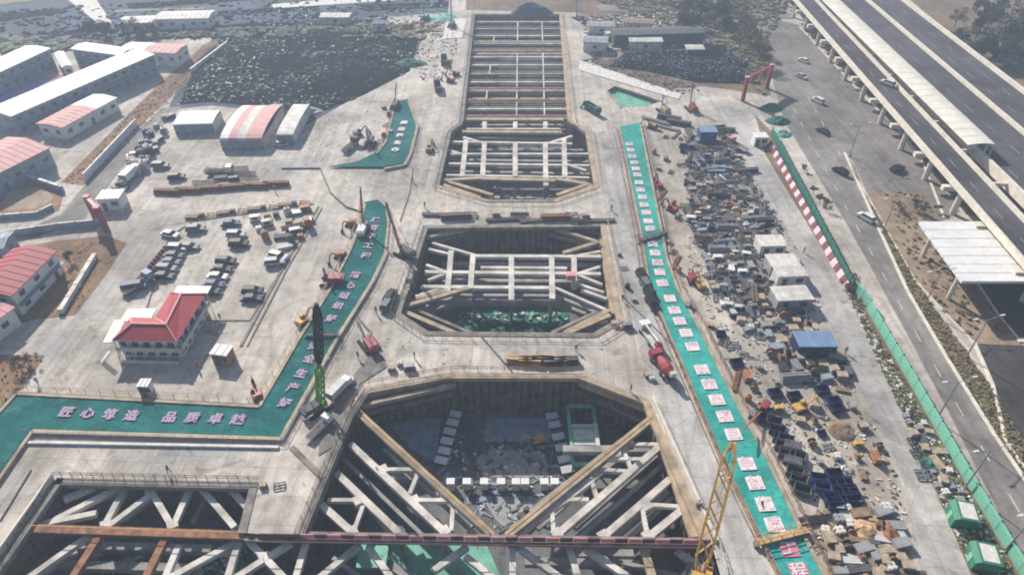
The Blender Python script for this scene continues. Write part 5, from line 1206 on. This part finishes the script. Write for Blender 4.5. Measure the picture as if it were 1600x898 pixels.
for x, y, l_ in ((1498, 812, 'green walled shed with a pale roof, the one higher up the fence'), (1530, 878, 'green walled shed with a pale roof, nearer the lower corner')):
    p = P(x, y); t = thing('fence_shed', l_, 'shed', p, R(-14)); MB().box((0, 0, 1.5), (4.6, 4.6, 3)).build('wall', M['shed_green'], t); t.scale = (.66,) * 3
    MB().add([(-2.5, -2.5, 3.0), (2.5, -2.5, 3.0), (2.5, 2.5, 3.0), (-2.5, 2.5, 3.0), (-1.5, -2.5, 3.7), (2.5, -2.5, 3.7), (2.5, 2.5, 3.7), (-1.5, 2.5, 3.7)], [(3, 2, 1, 0), (4, 5, 6, 7), (0, 1, 5, 4), (1, 2, 6, 5), (2, 3, 7, 6), (3, 0, 4, 7)]).build('roof', M['shed_green'], t)
    MB().box((.5, 0, 3.75), (3.0, 4.0, .1)).build('roof_panel', M['pale'], t); MB().box((-2.34, 0, 1.3), (.08, 1.2, 2.3)).build('door', M['fence_green'], t)
# blue bins
zz = 'from the fence side'
for x, y, r_ in ((1278, 752, -10), (1283, 763, -10), (1302, 745, 5), (1305, 757, 5), (1318, 760, 0), (1298, 782, 0), (1304, 792, -5), (1331, 782, 0), (1325, 770, 3), (1312, 772, 3)):
    p = P(x, y); put_clutter('bin', p.x, p.y, R(r_), 'navy' if (x + y) % 3 else 'blue', 'clustered beside the haul road', 'from the containers', 1.0, 'blue bins clustered in the yard')
for x, y in ((1208, 662), (1213, 675), (1219, 688), (1222, 700), (1228, 712), (1236, 724), (1240, 740), (1246, 752), (1252, 768), (1226, 690), (1236, 700), (1244, 716)):
    p = P(x, y); put_clutter('panels' if x % 3 == 0 else 'bin', p.x, p.y, R(-25), 'navy' if x % 2 else 'darkgrey', 'hugging the turquoise cover', 'from the containers', 1.0, 'bins along the turquoise cover')
for x, y in ((1283, 612), (1302, 630), (1305, 640), (1210, 617), (1240, 622), (1190, 655), (1150, 570)): p = P(x, y); put_clutter('bin', p.x, p.y, R(10), 'navy', 'standing apart in the yard', 'from the blue container', .9, 'loose bins')
K1 = ['rods', 'pipes', 'panels', 'scaffold', 'beams', 'cage', 'frame', 'bin', 'crate', 'genset']
cols1 = dict(rods=['rebar', 'steel', 'dark'], pipes=['steel', 'dark', 'darkgrey', 'grey'], planks=['timber', 'timber_pale', 'darkgrey', 'ochre'], bin=['navy', 'darkgrey', 'blue', 'steel'], crate=['timber', 'darkgrey', 'white_dirty'], panels=['grey', 'darkgrey', 'dark', 'grey_blue', 'steel'],
             scaffold=['steel', 'dark', 'darkgrey'], drum=['dark', 'rust'], genset=['white_dirty', 'white', 'orange', 'steel', 'grey_blue'], cage=['rebar', 'dark'], beams=['steel', 'darkgrey', 'dark', 'rebar', 'grey', 'grey_blue'], bags=['white_dirty', 'pale', 'grey'], tank=['steel', 'white', 'darkgrey'], frame=['steel', 'dark', 'darkgrey'])
nn = 0
nn += scatter_things([(1062, 205), (1130, 200), (1172, 275), (1130, 300), (1066, 260)], 48, K1 + ['crate'], {**cols1, 'genset': ['blue', 'navy', 'white_dirty']}, 'by the blue cabin', z1, 31, sc_=(.55, .9), tight=.55)
nn += scatter_things([(1075, 290), (1150, 285), (1215, 375), (1190, 375), (1170, 400), (1100, 395), (1070, 330)], 130, ['rods', 'beams', 'panels', 'pipes', 'scaffold', 'frame', 'cage', 'panels', 'crate', 'genset', 'bin'], {**cols1, 'panels': ['grey', 'darkgrey', 'steel', 'grey_blue', 'white_dirty', 'darkgrey']}, 'in the mid yard', z1, 32, sc_=(.5, .85), tight=.5)
nn += scatter_things([(1095, 400), (1175, 400), (1190, 470), (1225, 520), (1180, 530), (1120, 470)], 95, K1 + ['bags', 'panels', 'crate'], {**cols1, 'genset': ['white', 'white_dirty', 'steel', 'grey_blue']}, 'beside the container row', z1, 33, sc_=(.5, .9), tight=.52)
nn += scatter_things([(1205, 495), (1250, 492), (1330, 590), (1250, 600), (1200, 560)], 28, ['bin', 'crate', 'panels', 'frame', 'drum', 'planks', 'rods', 'pipes'], cols1, 'near the blue container', z1, 34, tight=.7)
nn += scatter_things([(1120, 520), (1200, 560), (1320, 600), (1400, 745), (1270, 740), (1170, 600)], 26, ['bin', 'crate', 'bags', 'drum', 'planks', 'frame', 'genset'], {**cols1, 'genset': ['yellow', 'orange', 'white_dirty']}, 'in the lower yard', z1, 35, sc_=(.55, .9), tight=1.2)
nn += scatter_things([(1275, 795), (1385, 795), (1425, 900), (1330, 930), (1290, 860)], 52, ['planks', 'planks', 'planks', 'panels', 'crate', 'drum', 'rods', 'bags'], {**cols1, 'planks': ['timber', 'timber_pale', 'grey', 'darkgrey', 'white_dirty'], 'panels': ['rust', 'darkgrey', 'grey', 'timber']}, 'in the timber dump', z1, 36, sc_=(.6, 1.0), tight=.52)
nn += scatter_things([(1410, 640), (1436, 650), (1520, 800), (1495, 800), (1440, 740)], 26, ['bags', 'crate', 'planks', 'frame'], {**cols1, 'bags': ['grey', 'pale', 'grey_blue']}, 'inside the hoarding', z1, 37, sc_=(.5, .85), tight=.8)
# round the pits
g2 = 'equipment stored round the excavations'
scatter_things([(672, 336), (760, 334), (755, 348), (668, 350)], 9, ['rods', 'beams', 'planks'], ['darkgrey', 'steel', 'rebar'], 'on the bridge above the middle excavation', 'from the crane side', 41, tight=.5, group=g2) if False else None
def row(px_pts, kinds, colr, where, zone, rz=0, sc_=1.0, group=g2):
    for i, (x, y) in enumerate(px_pts): p = P(x, y); put_clutter(kinds[i % len(kinds)], p.x, p.y, R(rz + (i * 37) % 14 - 7), colr[i % len(colr)], where, zone, sc_, group)
row([(690, 337), (712, 341), (735, 338), (775, 338), (790, 344), (812, 338), (842, 345), (868, 343), (893, 338), (915, 341), (930, 346), (905, 348)], ['rods', 'beams', 'frame', 'crate', 'rods', 'scaffold'], ['darkgrey', 'rebar', 'rust', 'steel', 'dark'], 'above the middle excavation', 'from the crane side', 3)
row([(818, 566), (838, 566), (858, 566), (876, 567)], ['beams'], ['ochre', 'yellow', 'ochre', 'darkgrey'], 'on the bridge slab', 'from the red machine', 0, .9)
row([(612, 578), (625, 570), (640, 577), (1012, 588), (1018, 593), (980, 512), (960, 508), (550, 596)], ['crate', 'bags', 'genset'], ['darkgrey', 'white_dirty', 'steel'], 'near an excavation corner', 'from the mixer truck', 10, .7)
row([(648, 425), (975, 420), (968, 400), (980, 450), (990, 470), (640, 440), (985, 700), (1092, 790), (412, 760), (437, 760)], ['crate', 'frame', 'bags', 'tank'], ['dark', 'steel', 'darkgrey'], 'close to an excavation rim', 'from the far end', 10, .55)
row([(1030, 205), (1040, 215), (1056, 212), (1022, 240), (1040, 250), (1029, 265), (1048, 270), (1034, 305), (1052, 320), (1058, 340), (1045, 380), (1052, 395), (1056, 410), (1060, 425), (1075, 480), (1110, 510), (1128, 535), (1150, 595), (1168, 625), (1175, 650)],
    ['crate', 'frame', 'rods', 'tank', 'genset'], ['red', 'darkgrey', 'rust', 'orange', 'steel'], 'along the turquoise cover', 'from the upper end', 60, .6)
row([(1025, 190), (1045, 187), (1038, 200), (1060, 195)], ['rods', 'beams'], ['steel', 'darkgrey'], 'above the turquoise cover', 'from the dark crane', -28, 1.0)
row([(600, 170), (608, 182), (604, 196), (611, 208), (600, 215), (592, 222)], ['crate', 'tank', 'frame'], ['darkgrey', 'rust', 'steel'], 'behind the short cover', 'from the thin red crane', 70, .7)
# behind the parking lot: vehicles, rebar rows, plant
row([(262 + i * 17, 302 - i * 1.2) for i in range(11)], ['beams', 'rods'], ['maroon' if False else 'rust', 'rebar'], 'in the long row', 'from the gate', 4, .9, 'girder row across the concrete')
row([(330, 268), (350, 272), (370, 268), (345, 280), (365, 281), (382, 276), (268, 300), (285, 298), (322, 290)], ['planks', 'panels', 'cage'], ['darkgrey', 'dark', 'rebar'], 'above the girder row', 'from the gate', 5, .9)
row([(300 + i * 16, 341 - i * 2.1) for i in range(12)], ['planks', 'bags', 'frame'], ['timber', 'darkgrey', 'ochre'], 'on the lot kerb', 'from the gate', 8, .8)
row([(400, 345), (418, 340), (432, 338), (450, 335), (462, 335), (478, 330), (485, 345), (470, 372), (455, 378), (445, 388), (462, 365), (478, 352), (405, 360), (415, 372), (440, 372), (418, 352), (452, 350)], ['genset', 'crate', 'bags', 'tank', 'planks'], ['white', 'orange', 'darkgrey', 'white_dirty', 'steel', 'orange'], 'in the lot corner', 'from the gate', 20, .9)
rnd = random.Random(5)
for k in range(60):
    f = rnd.random(); x = 258 - 66 * f + rnd.uniform(-12, 14); y = 185 + 115 * f; p = P(x, y)
    put_clutter(rnd.choice(['genset', 'tank', 'crate', 'frame', 'panels']), p.x, p.y, rnd.uniform(0, 3), rnd.choice(['white_dirty', 'steel', 'darkgrey', 'navy', 'dark', 'grey_blue']), 'along the grey lane', 'from the gate', rnd.uniform(.7, 1.2), 'jumble along the grey lane')
mb_ = [(1070, 215), (1125, 205), (1225, 370), (1190, 385), (1215, 500), (1150, 480), (1095, 400), (1078, 300)]
scatter_debris('yard_offcuts', XY(mb_), .2, 850, .5, 'dark', 81, long=3); scatter_debris('yard_rods', XY(mb_), .3, 700, .4, 'rebar', 82, flat=.25, long=6); scatter_debris('yard_tubes', XY(mb_), .35, 500, .4, 'steel', 83, flat=.25, long=6)
# flower rows: red planters
for i in range(4):
    for j in range(6):
        pass
t0 = new('red_planter', 'planter'); MB().box((0, 0, .3), (.9, .6, .6)).build('trough', M['maroon'], t0)
heap('flower_clump', 0, 0, .55, .42, .28, .35, 'red', 77).parent = t0; KIDS.setdefault(t0.name, []).append(COL.objects['flower_clump'])
for i in range(2):
    for j in range(11): first_or_dup(t0, P(218 + j * 4 + i * 10, 438 - j * 4.9 + i * 1), R(45), label='dark red planter edging the parking lot', zone='from the gate', group='red planters edging the lot')
# heaps
for x, y, rx, ry, h, m_, l_ in [(1140, 322, 3, 2, 1.2, 'orange', 'rusty orange scrap heap in the middle of the storage yard'), (1152, 328, 2.4, 1.6, .9, 'ochre', 'pale brown scrap heap next to the orange one'), (1122, 305, 2.6, 1.6, 1, 'timber', 'brown timber heap above the orange scrap heap'), (1314, 672, 2.3, 2.6, .9, 'soil', 'round brown soil heap beside the haul road'),
                                (1350, 830, 3.2, 2.6, 1.2, 'ochre', 'tan heap in the timber dump'), (1385, 835, 2.2, 3.0, 1.2, 'rust', 'reddish heap at the haul road edge of the timber dump'), (830, 20, 9, 4, 3.6, 'farfield', 'dark pointed soil heap at the very head of the far excavation'), (1215, 190, 4, 3, 1.6, 'net_green', 'green netted mound beside the pink truck'),
                                (1205, 170, 4, 2.6, 1.6, 'net_green', 'upper green netted mound by the gantry'), (1222, 210, 3, 2.4, 1.2, 'cover_pale', 'pale green netted mound at the top of the hoarding'), (640, 100, 6, 4, 1.6, 'net_green', 'green netted bank at the corner of the black field'), (480, 175, 5, 3, 1.4, 'steel', 'grey heap at the near corner of the black field'),
                                (695, 28, 5, 6, 1.2, 'cover_pale', 'turquoise netting spread by the far excavation head'), (672, 30, 4, 3, .8, 'cover_pale', 'turquoise netting patch on the far field edge'), (1028, 108, 2.5, 2, 1.5, 'soil', 'brown spoil heap on the dark mound'), (1450, 725, 1.3, 1.9, .6, 'net_green', 'dark green scrub heap inside the hoarding')]:
    p = P(x, y); heap('spoil_heap', p.x, p.y, 0, rx, ry, h, m_, int(x), l_, 'heap', n=18)
scatter_debris('yard_litter', XY([(1066, 200), (1130, 200), (1240, 380), (1325, 590), (1405, 745), (1430, 900), (1300, 900), (1180, 640), (1075, 420)]), .05, 1300, .34, 'darkgrey', 51, long=1.6)
scatter_debris('yard_scraps', XY([(1066, 200), (1130, 200), (1240, 380), (1325, 590), (1405, 745), (1430, 900), (1300, 900), (1180, 640), (1075, 420)]), .05, 900, .32, 'pale', 52, long=1.8)
scatter_debris('timber_scraps', XY([(1275, 800), (1390, 800), (1430, 910), (1300, 910)]), .05, 420, .7, 'timber', 53, long=2)
scatter_debris('verge_rubble', XY([(1325, 462), (1345, 480), (1590, 905), (1525, 905), (1434, 700)]), .05, 900, .38, 'pale', 54)
scatter_debris('verge_scraps', XY([(1325, 462), (1345, 480), (1590, 905), (1525, 905), (1434, 700)]), .05, 500, .35, 'soil', 55)
scatter_debris('verge_weeds', XY([(1325, 462), (1345, 480), (1590, 905), (1525, 905), (1434, 700)]), .05, 900, .4, 'leaf_olive', 56, flat=.8)
scatter_debris('road_verge_weeds', XY([(1350, 300), (1430, 440), (1545, 600), (1660, 790), (1700, 900), (1557, 680), (1482, 560), (1422, 455)]), .05, 1700, .33, 'leaf_dry', 57, flat=.7); scatter_debris('road_verge_shrubs', XY([(1350, 300), (1430, 440), (1545, 600), (1660, 790), (1700, 900), (1557, 680), (1482, 560), (1422, 455)]), .05, 700, .4, 'leaf_olive', 67, flat=.7)
scatter_debris('bare_strip_weeds', XY([(1380, 300), (1440, 300), (1520, 440), (1590, 530), (1500, 520), (1430, 435)]), .05, 260, .6, 'leaf_dry', 58, flat=.7)
scatter_debris('highway_verge_weeds', XY([(1254, 42), (1410, 203), (1505, 335), (1560, 345), (1300, 40)]), .05, 900, .9, 'leaf_olive', 59, flat=.7)
scatter_debris('lane_rubble', XY([(318, 75), (345, 70), (300, 130), (200, 225), (130, 290), (100, 285), (200, 180)]), .05, 700, .35, 'soil', 60)
scatter_debris('garden_weeds', XY([(20, 400), (165, 370), (190, 385), (118, 488), (60, 490)]), .05, 260, .28, 'leaf_dry', 61, flat=.6)
scatter_debris('bed_shrubs', XY([(-60, 560), (68, 558), (40, 598), (0, 635), (-60, 640)]), .05, 90, .3, 'leaf_olive', 62, flat=.9)
scatter_debris('court_scraps', XY([(500, 180), (600, 170), (580, 225), (530, 262), (460, 255)]), .05, 100, .22, 'darkgrey', 63)
for nm, pol in (('drive_litter', [(205, 300), (400, 240), (640, 270), (620, 320), (430, 330), (240, 345)]), ('lot_litter', [(300, 350), (480, 330), (380, 560), (240, 480)]), ('bridge_litter', [(640, 330), (980, 330), (990, 350), (640, 352)]), ('apron_litter', [(560, 520), (980, 530), (1010, 600), (700, 580), (560, 600)]), ('yard_lane_litter', [(1020, 190), (1060, 190), (1100, 420), (1200, 650), (1160, 640), (1060, 430)])):
    scatter_debris(nm, XY(pol), .03, 60, .16, 'grey', len(nm) * 5, long=1.8)

# ================================================================== FAR FIELDS
def mound_z(x, y):
    return .7 + .8 * noise.noise(Vector((x * .06, y * .06, 3))) + .55 * noise.noise(Vector((x * .35, y * .35, 5))) + .25 * noise.noise(Vector((x * 1.1, y * 1.1, 8)))
npoly = XY([(278, 165), (308, 95), (352, 55), (420, 42), (560, 38), (655, 62), (640, 112), (570, 148), (480, 186), (400, 168), (330, 160)])
o = sheet('netted_soil', npoly, 0, M['net_black'], step=1.6, zf=lambda x, y: mound_z(x, y) * min(1, edge_dist((x, y), npoly) / 4))
def on_mound(name, poly, n, size, m, seed, zf):
    rnd = random.Random(seed); xs = [p[0] for p in poly]; ys = [p[1] for p in poly]; mb = MB(); k = 0
    while k < n:
        x = rnd.uniform(min(xs), max(xs)); y = rnd.uniform(min(ys), max(ys))
        if not inside((x, y), poly) or noise.noise(Vector((x * .05, y * .05, seed))) < -.12: continue
        s_ = size * rnd.uniform(.4, 1.5); z = zf(x, y) * min(1, edge_dist((x, y), poly) / 4)
        mb.box((x, y, z + .1), (s_ * rnd.uniform(.7, 2), s_ * rnd.uniform(.3, .8), s_ * .3), rot=Matrix.Rotation(rnd.uniform(0, 3.1), 3, 'Z') @ Matrix.Rotation(rnd.gauss(0, .3), 3, 'X')); k += 1
    mb.build(name, M[m], kind='stuff')
on_mound('net_weights', npoly, 500, .2, 'grey_blue', 71, mound_z); on_mound('net_folds', npoly, 1200, .7, 'dark', 72, mound_z); on_mound('net_scraps', npoly, 260, .7, 'leaf_green', 73, mound_z)
q2 = XY([(948, 105), (975, 82), (1060, 78), (1130, 70), (1180, 105), (1165, 132), (1090, 130), (1010, 112)])
sheet('netted_soil', q2, 0, M['net_black'], step=1.5, zf=lambda x, y: (mound_z(x, y) + .6) * min(1, edge_dist((x, y), q2) / 4)); on_mound('net_weights', q2, 800, .3, 'grey_blue', 74, lambda x, y: mound_z(x, y) + .6)
for nm, pol, n, m_, s_ in (('far_debris', [(905, 25), (1080, 20), (1120, 70), (1000, 78), (925, 95)], 700, 'pale', .7), ('far_scrap', [(905, 25), (1180, 20), (1190, 130), (1000, 78), (925, 95)], 900, 'darkgrey', .9), ('far_weeds', [(905, -10), (1240, -10), (1200, 60), (1195, 150), (1090, 60)], 1500, 'leaf_olive', 1.3),
                          ('field_debris', [(350, 20), (700, 5), (690, 60), (600, 45), (420, 42)], 500, 'grey_blue', .6), ('field_scrap', [(150, 62), (350, 48), (640, 40), (640, 62), (340, 60)], 800, 'leaf_dark', 1.8), ('field_brown', [(500, 40), (690, 35), (660, 62), (560, 60)], 300, 'timber', 1.3), ('field_rows', [(-60, 20), (300, 0), (700, 0), (600, 30), (200, 60), (0, 66)], 450, 'farfield', 1.2), ('field_bits', [(-60, 20), (300, 0), (700, 0), (600, 30), (200, 60), (0, 66)], 140, 'grey', .8), ('haul_edge_scrap', [(905, 95), (1060, 150), (1100, 140), (1000, 108), (930, 92)], 200, 'darkgrey', .5), ('field_weeds', [(0, 60), (120, 62), (250, 60), (180, 75), (0, 85)], 700, 'leaf_dark', 1.8),
                          ('far_lane_debris', [(660, 60), (715, 40), (712, 120), (660, 130), (640, 95)], 260, 'darkgrey', .4)):
    scatter_debris(nm, XY(pol), .05, n, s_, m_, len(nm) * 7, long=1.5)
patch('far_track', [(100, -4), (148, -4), (176, 38), (160, 42)], 'pale'); patch('far_track', [(420, 8), (560, -4), (700, -4), (430, 14)], 'pale'); patch('far_track', [(930, 8), (1240, 22), (1240, 30), (940, 18)], 'asphalt'); patch('far_track', [(700, 30), (730, 30), (722, 60), (690, 62)], 'pale')
patch('side_ramp', [(905, 95), (1065, 148), (1060, 156), (930, 118), (905, 110)], 'pale'); patch('side_ramp', [(1005, 52), (1120, 62), (1115, 72), (960, 68)], 'pale')
for a in [('white walled shed at the far right of the far excavation', (985, 66), (1035, 66), 5, 3, 'white_dirty'), ('cream hut beside the dark netted mound', (1075, 78), (1100, 78), 4, 3, 'white_dirty'), ('long dark roofed shed in the far scrub', (960, 56), (1100, 52), 7, 4, 'darkgrey'), ('grey roofed shed by the far haul lane', (912, 66), (948, 68), 6, 3.5, 'grey_blue'),
          ('brown roofed shed in the far yard', (975, 36), (1020, 38), 5, 3, 'timber'), ('pale shed at the very top beside the excavation', (920, 42), (960, 42), 5, 3, 'grey'), ('white shed on the far field lane', (500, 28), (545, 28), 5, 3, 'white_dirty'), ('small blue grey shed on the far field lane', (583, 38), (600, 38), 4, 3.4, 'blue')]:
    camp(a[0], a[1], a[2], a[3], a[4], a[5], 'white_dirty' if 'dark' not in a[0] else 'darkgrey', gable=.4, floors=1, name='far_shed', cat='shed', step=6)

# ================================================================== TREES
def leaf_crown(rx, ry, rz_, n, seed, size=.35):
    rnd = random.Random(seed); mb = MB(); cl = [(rnd.gauss(0, .45), rnd.gauss(0, .45), rnd.gauss(0, .42), rnd.uniform(.25, .5)) for _ in range(11)]
    k = 0
    while k < n:
        cx, cy, cz, r = rnd.choice(cl); d = Vector((rnd.gauss(0, 1), rnd.gauss(0, 1), rnd.gauss(0, 1))).normalized() * r * rnd.uniform(.5, 1)
        p = Vector(((cx + d.x) * rx, (cy + d.y) * ry, (cz + d.z) * rz_))
        a = Vector((rnd.gauss(0, 1), rnd.gauss(0, 1), rnd.gauss(0, 1))).normalized(); b = a.orthogonal().normalized(); s_ = size * rnd.uniform(.5, 1.4)
        mb.add([p - a * s_, p + b * s_ * .7, p + a * s_, p - b * s_ * .7], [(0, 1, 2, 3)]); k += 1
    return mb
TREE = []
for s in range(4):
    t = new('broadleaf_tree', 'tree'); h = 6 + s
    mb = MB().tube((0, 0, 0), (.1, .1, h * .5), .22, 7, .14)
    rnd = random.Random(s + 90)
    mb.build('trunk', M['bark'], t); mb = MB()
    for k in range(7): a_ = k * .9; mb.tube((.05, .05, h * (.3 + .03 * k)), (math.cos(a_) * 1.7, math.sin(a_) * 1.7, h * (.6 + .05 * k)), .09, 5, .03)
    mb.build('limbs', M['bark'], t)
    me = leaf_crown(2.4 + s * .3, 2.4 + s * .3, h * .36, 900, s, .28).mesh('crown', (0, 0, -h * .68)); me.materials.append(M['leaf_olive']); put('crown', me, t)
    TREE.append(t)
def tree(x, y, m, where, zone, s_=1.0, h=0):
    p = P(x, y, h); k = random.randrange(4); nm = {'leaf_olive': 'olive', 'leaf_dark': 'dark green', 'leaf_dry': 'dry brown', 'leaf_green': 'green'}[m]
    first_or_dup(TREE[k], p, random.uniform(0, 6), label=f'{nm} {["low", "round", "full", "tall"][k]} tree {where}', group='trees beyond the site', zone=zone, recolor={'crown': M[m]}, scale=s_ * random.uniform(.8, 1.15))
rt_ = random.Random(12)
for k in range(26): tree(1085 + rt_.uniform(-25, 75), 30 + rt_.uniform(-25, 28), 'leaf_dark' if k % 3 else 'leaf_olive', 'in the dark grove', 'from the far track', .9)
for k in range(18): f = rt_.random(); tree(1165 + 40 * f + rt_.uniform(-8, 8), 55 + 75 * f, ('leaf_olive', 'leaf_dry')[k % 2], 'on the road bank', 'from the far track', .75)
for k in range(34): tree(1490 + rt_.uniform(0, 140), 20 + rt_.uniform(0, 85), ('leaf_dark', 'leaf_olive', 'leaf_dark')[k % 3], 'behind the highway', 'from the far edge', 1.1)
for k in range(12): tree(130 + rt_.uniform(0, 120), 56 + rt_.uniform(-5, 8), 'leaf_dark', 'behind the camp', 'from the far track', .7)
for x, y in ((1402, 322), (1430, 325), (1462, 328), (1405, 330), (1436, 333), (1460, 380), (1475, 395), (1270, 300), (1280, 315), (1290, 325), (1255, 265), (1500, 480), (1330, 445), (1322, 455)): tree(x, y + 3, ('leaf_olive', 'leaf_dry')[x % 2], 'on the road verge', 'from the lamp posts', .33)
for x, y in ((34, 578), (46, 570), (110, 410)): tree(x, y, 'leaf_olive', 'in the camp beds', 'from the red block', .35)

# ================================================================== PEOPLE
def person_mesh(name, pose, m):
    me = bpy.data.meshes.new(name); J = pose
    vs = [j[0] for j in J['v']]; me.from_pydata(vs, J['e'], [])
    o = bpy.data.objects.new(name, me); COL.objects.link(o)
    sk = o.modifiers.new('s', 'SKIN'); o.modifiers.new('u', 'SUBSURF').levels = 1
    for i, v in enumerate(me.skin_vertices[0].data): v.radius = (J['v'][i][1],) * 2; v.use_root = i == 0
    bpy.context.view_layer.update()
    r = bpy.data.meshes.new_from_object(o.evaluated_get(bpy.context.evaluated_depsgraph_get())); bpy.data.objects.remove(o)
    r.materials.clear(); r.materials.append(M[m]); r.name = name; return r
def pose(stride):
    v = [((0, 0, .95), .15), ((0, 0, 1.2), .15), ((0, 0, 1.42), .14), ((0, 0, 1.52), .06), ((.02, 0, 1.62), .10), ((.02, 0, 1.72), .08),
         ((0, .2, 1.42), .07), ((-.08 * stride, .27, 1.15), .05), ((.1 * stride, .28, .9), .04), ((0, -.2, 1.42), .07), ((.1 * stride, -.27, 1.15), .05), ((.2 * stride, -.28, .92), .04),
         ((0, .1, .88), .1), ((.2 * stride, .11, .5), .07), ((.22 * stride, .11, .08), .05), ((.36 * stride + .1, .11, .04), .04), ((0, -.1, .88), .1), ((-.1 * stride, -.11, .5), .07), ((-.32 * stride, -.11, .08), .05), ((-.2 * stride + .08, -.11, .04), .04)]
    e = [(0, 1), (1, 2), (2, 3), (3, 4), (4, 5), (2, 6), (6, 7), (7, 8), (2, 9), (9, 10), (10, 11), (0, 12), (12, 13), (13, 14), (14, 15), (0, 16), (16, 17), (17, 18), (18, 19)]
    return {'v': v, 'e': e}
pm = [person_mesh('person', pose(1), 'navy'), person_mesh('person', pose(.3), 'darkgrey')]
hel = MB().lathe([(.14, 1.66), (.15, 1.72), (.12, 1.80), (.05, 1.83)], 10).mesh('helmet'); hel.materials.append(M['yellow'])
ves = MB().lathe([(.17, 1.0), (.19, 1.2), (.20, 1.42), (.1, 1.5)], 10).mesh('vest'); ves.materials.append(M['orange'])
PE = [(583, 378, 'walking on the bank beside the dark green cover'), (640, 462, 'walking beside the middle excavation'), (588, 490, 'crossing the pale apron above the near excavation'), (648, 560, 'on the bridge slab below the middle excavation'), (900, 548, 'on the bridge slab beside the yellow girders'), (985, 612, 'at the mixer truck'),
      (1002, 520, 'next to the concrete pump truck'), (972, 470, 'on the haul road by the middle excavation'), (955, 330, 'on the haul road between the excavations'), (664, 325, 'at the far excavation front rim'), (60, 600, 'on the concrete above the dark green cover'), (310, 575, 'in the shade of the corner house'),
      (1320, 552, 'on the haul road by the blue container'), (1093, 795, 'at the railing of the near excavation'), (265, 738, 'on the slab above the corner excavation'), (345, 500, 'behind the corner house'), (1255, 395, 'on the haul road by the containers'), (560, 560, 'beside the pale box truck'), (645, 285, 'on the lane between the green covers'), (430, 300, 'on the concrete by the girder row')]
HEL = {'yellow': 'yellow', 'white': 'white', 'red': 'red'}
for i, (x, y, w_) in enumerate(PE):
    hc = ('yellow', 'white', 'red')[i % 3]
    t = thing('person', f'person in a {hc} helmet {w_}', 'person', P(x, y) + Vector((0, 0, .03)), random.uniform(0, 6.2), group='site workers'); put('body', pm[i % 2], t); put('helmet', hel, t, m=M[hc])
    put('vest', ves, t, m=M['orange' if i % 2 else 'lime'])

# ================================================================== HAZE
hz = MB().box((0, 420, 43), (1700, 1400, 98.5))
hm = bpy.data.materials.new('haze'); hm.use_nodes = True; n = hm.node_tree.nodes; n.clear()
out = n.new('ShaderNodeOutputMaterial'); pv = n.new('ShaderNodeVolumePrincipled'); hm.node_tree.links.new(pv.outputs[0], out.inputs['Volume'])
pv.inputs['Color'].default_value = (.60, .74, .95, 1); pv.inputs['Density'].default_value = .0008; pv.inputs['Anisotropy'].default_value = .2
HAZE = True
if HAZE: hz.build('haze', hm, kind='stuff')

# ================================================================== CLEAN UP AND LABELS
seen_ = set()
for p in PROTOS:
    if id(p) in seen_: continue
    seen_.add(id(p))
    if p.name not in USED:
        for c_ in kids(p):
            for g in kids(c_): bpy.data.objects.remove(g)
            bpy.data.objects.remove(c_)
        bpy.data.objects.remove(p)
ONE = ['', 'first', 'second', 'third', 'fourth', 'fifth', 'sixth', 'seventh', 'eighth', 'ninth', 'tenth', 'eleventh', 'twelfth', 'thirteenth', 'fourteenth', 'fifteenth', 'sixteenth', 'seventeenth', 'eighteenth', 'nineteenth', 'twentieth']
TEN = {2: 'twenty', 3: 'thirty', 4: 'forty', 5: 'fifty'}
def ordinal(k): return ONE[k] if k <= 20 else (TEN[k // 10] + '-' + ONE[k % 10] if k % 10 else {30: 'thirtieth', 40: 'fortieth', 50: 'fiftieth'}[k])
byl = {}
for o, l_, z in REG: byl.setdefault((l_, z), []).append(o)
for (l_, z), os_ in byl.items():
    if len(os_) < 2: continue
    ox = 'slanting slab column' in z or 'side' in z or 'gate' in z
    os_.sort(key=lambda o: o.location.x if ox else -o.location.y)
    for k, o in enumerate(os_): o['label'] = f'{l_}, {ordinal(k + 1)} {z}'
    if max(len(o['label'].split()) for o in os_) > 16: print('LONG', os_[0]['label'], file=open('/tmp/long.txt','a'))
print('clutter', nn, 'objects', len(COL.objects))
